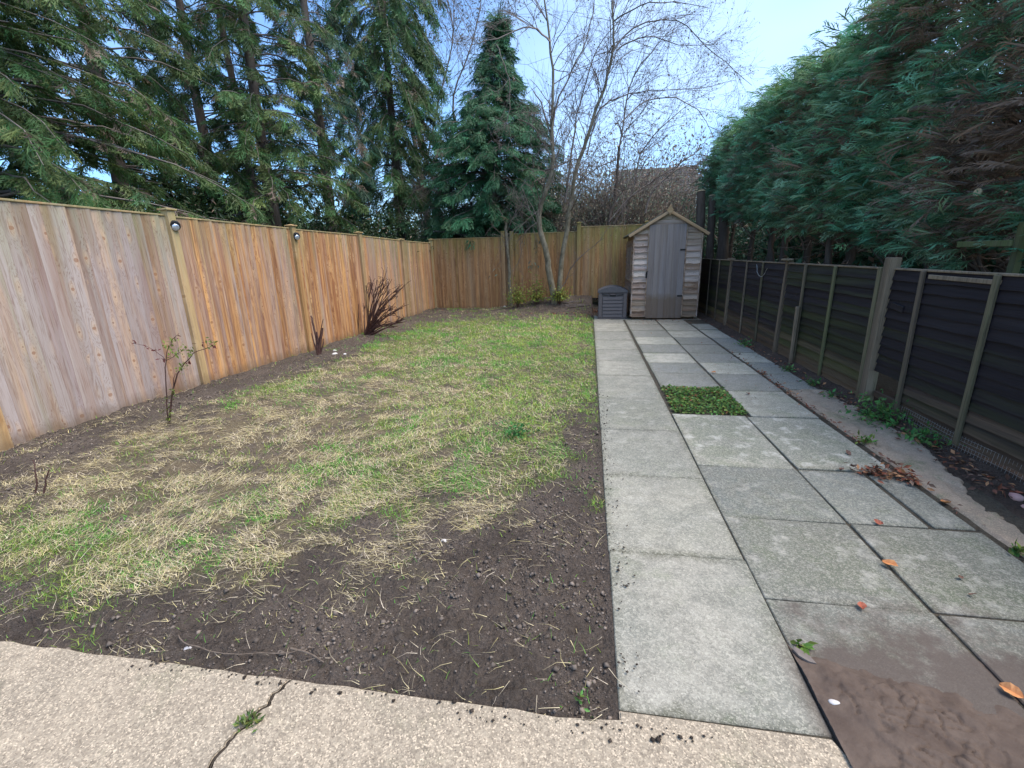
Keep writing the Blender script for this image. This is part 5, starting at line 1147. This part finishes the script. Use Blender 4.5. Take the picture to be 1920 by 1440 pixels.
# fallen leaves
def leafmesh(seed, l=.07):
    rr = random.Random(seed); b = bmesh.new(); n = 6; L_, R_, Cn = [], [], []
    for i in range(n+1):
        t = i/n; wd = .34*math.sin(math.pi*min(1, t*.92+.04))**.8; x = t-.5; z = .10*math.sin(t*3+seed)+.25*(t-.5)**2
        Cn.append(b.verts.new((x*l, 0, z*l))); L_.append(b.verts.new((x*l, wd*l*rr.uniform(.8, 1.1), (z+.12*wd+rr.uniform(0, .10))*l))); R_.append(b.verts.new((x*l, -wd*l*rr.uniform(.8, 1.1), (z+.25*wd+rr.uniform(0, .10))*l)))
    for i in range(n): b.faces.new([Cn[i], Cn[i+1], L_[i+1], L_[i]]); b.faces.new([Cn[i], R_[i], R_[i+1], Cn[i+1]])
    me = bpy.data.meshes.new('fallen_leaf'); b.to_mesh(me); b.free(); return me
def lmat(name, c1_, c2_): return plain_mat(name, c1_, c2_, 30, .55, bs_=.2)
ML = [lmat('orange_leaf', (.50, .17, .05), (.62, .30, .12)), lmat('red_leaf', (.30, .07, .035), (.42, .14, .08)), lmat('brown_leaf', (.12, .06, .045), (.22, .12, .08))]
LM = []
for k in range(6):
    me = leafmesh(k); me.materials.append(ML[k % 3]); LM.append(me)
def leaf(px, py, k, s, lab, grp=None, rz=None):
    p = G(px, py); o= inst('fallen_leaf', LM[k], None, (p[0], p[1], .008), (random.uniform(-.4, .4), random.uniform(-.3, .3), rz if rz is not None else random.uniform(0, 6.28)), (s*.8, s*.8, s*1.1)); tag(o, lab, 'leaf', grp or 'single fallen leaves on the paving')
leaf(1668, 1062, 0, 1.0, 'orange curled leaf on the joint below the grey slabs'); leaf(1615, 1140, 1, .8, 'reddish leaf standing on the joint above the mud', rz=1.2); leaf(1895, 1302, 0, 1.0, 'orange red leaf at the right edge above the mud', rz=2.2)
leaf(1772, 943, 3, 1.1, 'orange brown leaf upright in the long joint by the margin', rz=1.4); leaf(1647, 982, 4, .7, 'small pinkish brown leaf on the slab joint below the leaf pile'); leaf(1590, 852, 5, .8, 'dark brown curled leaf on the pale slab'); leaf(1577, 882, 5, .7, 'dark brown leaf lying on the pale slab corner'); leaf(1597, 883, 2, .6, 'smaller dark leaf beside the leaf pile')
leaf(1823, 1118, 5, .45, 'small dark crumb-like leaf on the right hand slab'); leaf(1800, 1085, 2, .5, 'tiny reddish scrap on the right hand slab')
leaf(1338, 700, 0, .9, 'orange leaf on the slab behind the ground cover'); leaf(1402, 740, 1, .9, 'red leaf on the slab right of the ground cover'); leaf(1905, 928, 1, 1.0, 'reddish leaf at the right edge by the pink stone')
def leafpile(name, lab, boxes, n_, seed, sz=(.02, .07), cat='leaves'):
    r = np.random.default_rng(seed); P_ = []
    for (x, y, rx, ry, w_) in boxes:
        m = int(n_*w_); P_.append(np.column_stack([r.normal(x, rx, m), r.normal(y, ry, m), r.uniform(.004, .035, m)]))
    P_ = np.concatenate(P_); n = len(P_); pal = np.array([[.32, .10, .05], [.20, .08, .05], [.42, .20, .09], [.13, .07, .05], [.24, .15, .10]]); cl = pal[r.integers(0, 5, n)]*r.uniform(.5, 1.3, (n, 1))
    V, F, cc = place([leaf_template(1, .42)], P_, r.normal(0, 1, (n, 3))*[1, 1, .3], r.normal(0, .5, (n, 3))+[0, 0, 1], r.uniform(*sz, n), cl, r)
    o = mesh_np(name, V, F, M_dleaf, cc); tag(o, lab, cat, kind='stuff')
leafpile('leaf_pile', 'heap of red brown dead leaves on the joint at the concrete margin', [(1.80, 2.93, .055, .04, .6), (1.92, 2.86, .03, .04, .3), (1.95, 3.05, .02, .12, .1)], 260, 610, (.02, .055))
leafpile('joint_leaf_litter', 'line of dead leaf scraps caught in the long paving joint', [(1.945, 3.6, .008, .5, .4), (1.945, 4.7, .015, .35, .4), (1.95, 5.4, .02, .1, .15), (1.95, 6.2, .01, .5, .15), (1.36, 9.6, .3, .12, .2), (2.0, 9.75, .25, .1, .25)], 240, 611, (.015, .05))
leafpile('fence_leaf_litter', 'dead leaves and stalks gathered under the dark fence', [(2.38, 3.5, .06, .35, .5), (2.35, 2.9, .08, .3, .3), (2.36, 4.3, .05, .2, .1), (2.32, 6.0, .06, 1.2, .4)], 360, 612, (.02, .06))
leafpile('bed_leaf_litter', 'brown leaf litter under the back fence trees', [(-.7, 11.5, .8, .35, .8), (-1.6, 11.6, .6, .25, .3), (-.1, 11.2, .25, .4, .3), (-3.4, 11.5, .5, .3, .1)], 1300, 613, (.03, .07))
leafpile('paving_debris', 'small scraps of leaf and earth sprinkled over the far paving', [(1.1, 7.5, .5, 1.6, .4), (1.6, 5.5, .35, 1.2, .3), (1.5, 9.4, .5, .3, .3)], 260, 614, (.008, .03))
# dead sticks heaped near the storage box and on the soil
def stick(pl, r_, lab, name='stick', z=.008):
    P_ = [G(x, y, z)+[0, 0, z if i % 2 else z*.3] for i, (x, y) in enumerate(pl)]; b_ = P_[0].copy(); b_[2] = 0
    V, F = tubes([(wob(P_, .002, n=3), np.linspace(r_, r_*.5, (len(pl)-1)*3+1))], 6); o = mesh_np(name, V, F, M_stickb, smooth=True, loc=tuple(b_)); tag(o, lab, 'stick')
stick([(335, 1192), (355, 1212), (420, 1225), (520, 1228), (590, 1215)], .0026, 'long thin bent stick lying on the soil near the patio edge')
stick([(545, 1217), (580, 1228), (608, 1243)], .005, 'short stout stick on the soil beside the long one')
stick([(735, 885), (755, 880), (768, 890), (752, 898)], .003, 'pale bent twig loop on the lawn', z=.02)
P_ = []; r = np.random.default_rng(620)
for k in range(16):
    x0 = r.uniform(-.75, -.2); y0 = r.uniform(11.15, 11.5); a = r.normal(.15, .3); l = r.uniform(.3, .75); z0 = gz(x0, y0)+.03
    P_.append((wob([(x0, y0, z0), (x0+l*.5*math.cos(a), y0+l*.5*math.sin(a), z0+r.uniform(0, .05)), (x0+l*math.cos(a), y0+l*math.sin(a), z0+r.uniform(-.01, .05))], .006, n=3), np.linspace(.008, .003, 7)))
V, F = tubes(P_, 5); o = mesh_np('stick_heap', V, F, M_twig, smooth=True); tag(o, 'heap of pale cut sticks beside the storage box', 'sticks', kind='stuff')
# stones
def stone(X, Y, R_, mat, lab, sd_, grp=None, z=None, name='stone'):
    b = bmesh.new(); bmesh.ops.create_icosphere(b, subdivisions=2, radius=R_); rr = random.Random(sd_); s = Vector((rr.uniform(.8, 1.3), rr.uniform(.7, 1.1), rr.uniform(.35, .6)))
    ph = [rr.uniform(0, 6) for _ in range(3)]
    for v in b.verts:
        k = 1+.16*math.sin(v.co.x/R_*2.3+ph[0])+.12*math.sin(v.co.y/R_*3.1+ph[1])+rr.uniform(-.05, .05); v.co = Vector((v.co.x*s.x, v.co.y*s.y, v.co.z*s.z))*k
    o = bm_obj(name, b, mat, None, True); o.location = (X, Y, (z if z is not None else gz(X, Y))+R_*.2); tag(o, lab, 'stone', grp)
stone(2.36, 2.70, .035, M_pink, 'pink stone at the right edge beside the wire mesh', 1, z=0.); stone(2.33, 2.58, .028, M_pink, 'second pinkish stone just below at the picture edge', 2, z=0.)
sg = 'pale stones on the soil by the left fence'
for k, (px, py, R_, lab) in enumerate(((627, 661, .045, 'flat pale stone beside the pruned stump'), (628, 655, .03, 'smaller pale stone behind the flat one'), (646, 664, .025, 'small pale stone to the right of the stump'), (832, 1010, .016, 'tiny white stone in the dark soil mid lawn'), (950, 576, .03, 'white stone at the foot of the back fence'), (350, 1213, .014, 'small whitish pebble at the end of the long stick'))):
    p = G(px, py)
    if k == 4: p = np.array([-2.15, 11.85, 0])
    stone(p[0], p[1], R_, M_stone, lab, 10+k, sg if k < 3 else None)
stone(.775, 1.245, .014, M_stone, 'white flat pebble on the dried mud', 30, z=.010)
# bark flake
b = bmesh.new(); pts = [(-.035, -.008), (-.01, -.016), (.02, -.013), (.038, .002), (.012, .014), (-.02, .012), (-.04, .004)]; rr = random.Random(4)
u_ = [b.verts.new((x, y, .006+rr.uniform(0, .006))) for x, y in pts]; l_ = [b.verts.new((x, y, 0)) for x, y in pts]; b.faces.new(u_); b.faces.new(l_[::-1])
for i in range(7): b.faces.new([u_[i], l_[i], l_[(i+1) % 7], u_[(i+1) % 7]])
bmesh.ops.recalc_face_normals(b, faces=b.faces); o = bm_obj('bark_flake', b, M_twig); o.location = (.762, 1.42, .003); o.rotation_euler = (0, 0, -.9); tag(o, 'pale curled flake of bark in the joint beside the mud', 'bark')
# cable hanging on the dark fence
V, F = tubes([(wob([(2.455, 7.55, 1.14), (2.45, 7.45, 1.02), (2.45, 7.25, .98), (2.455, 7.1, 1.1)], .004, n=4), np.full(13, .004))], 6); o = mesh_np('loose_cable', V, F, M_metal, smooth=True); tag(o, 'pale loop of cable hanging on the dark fence', 'cable')
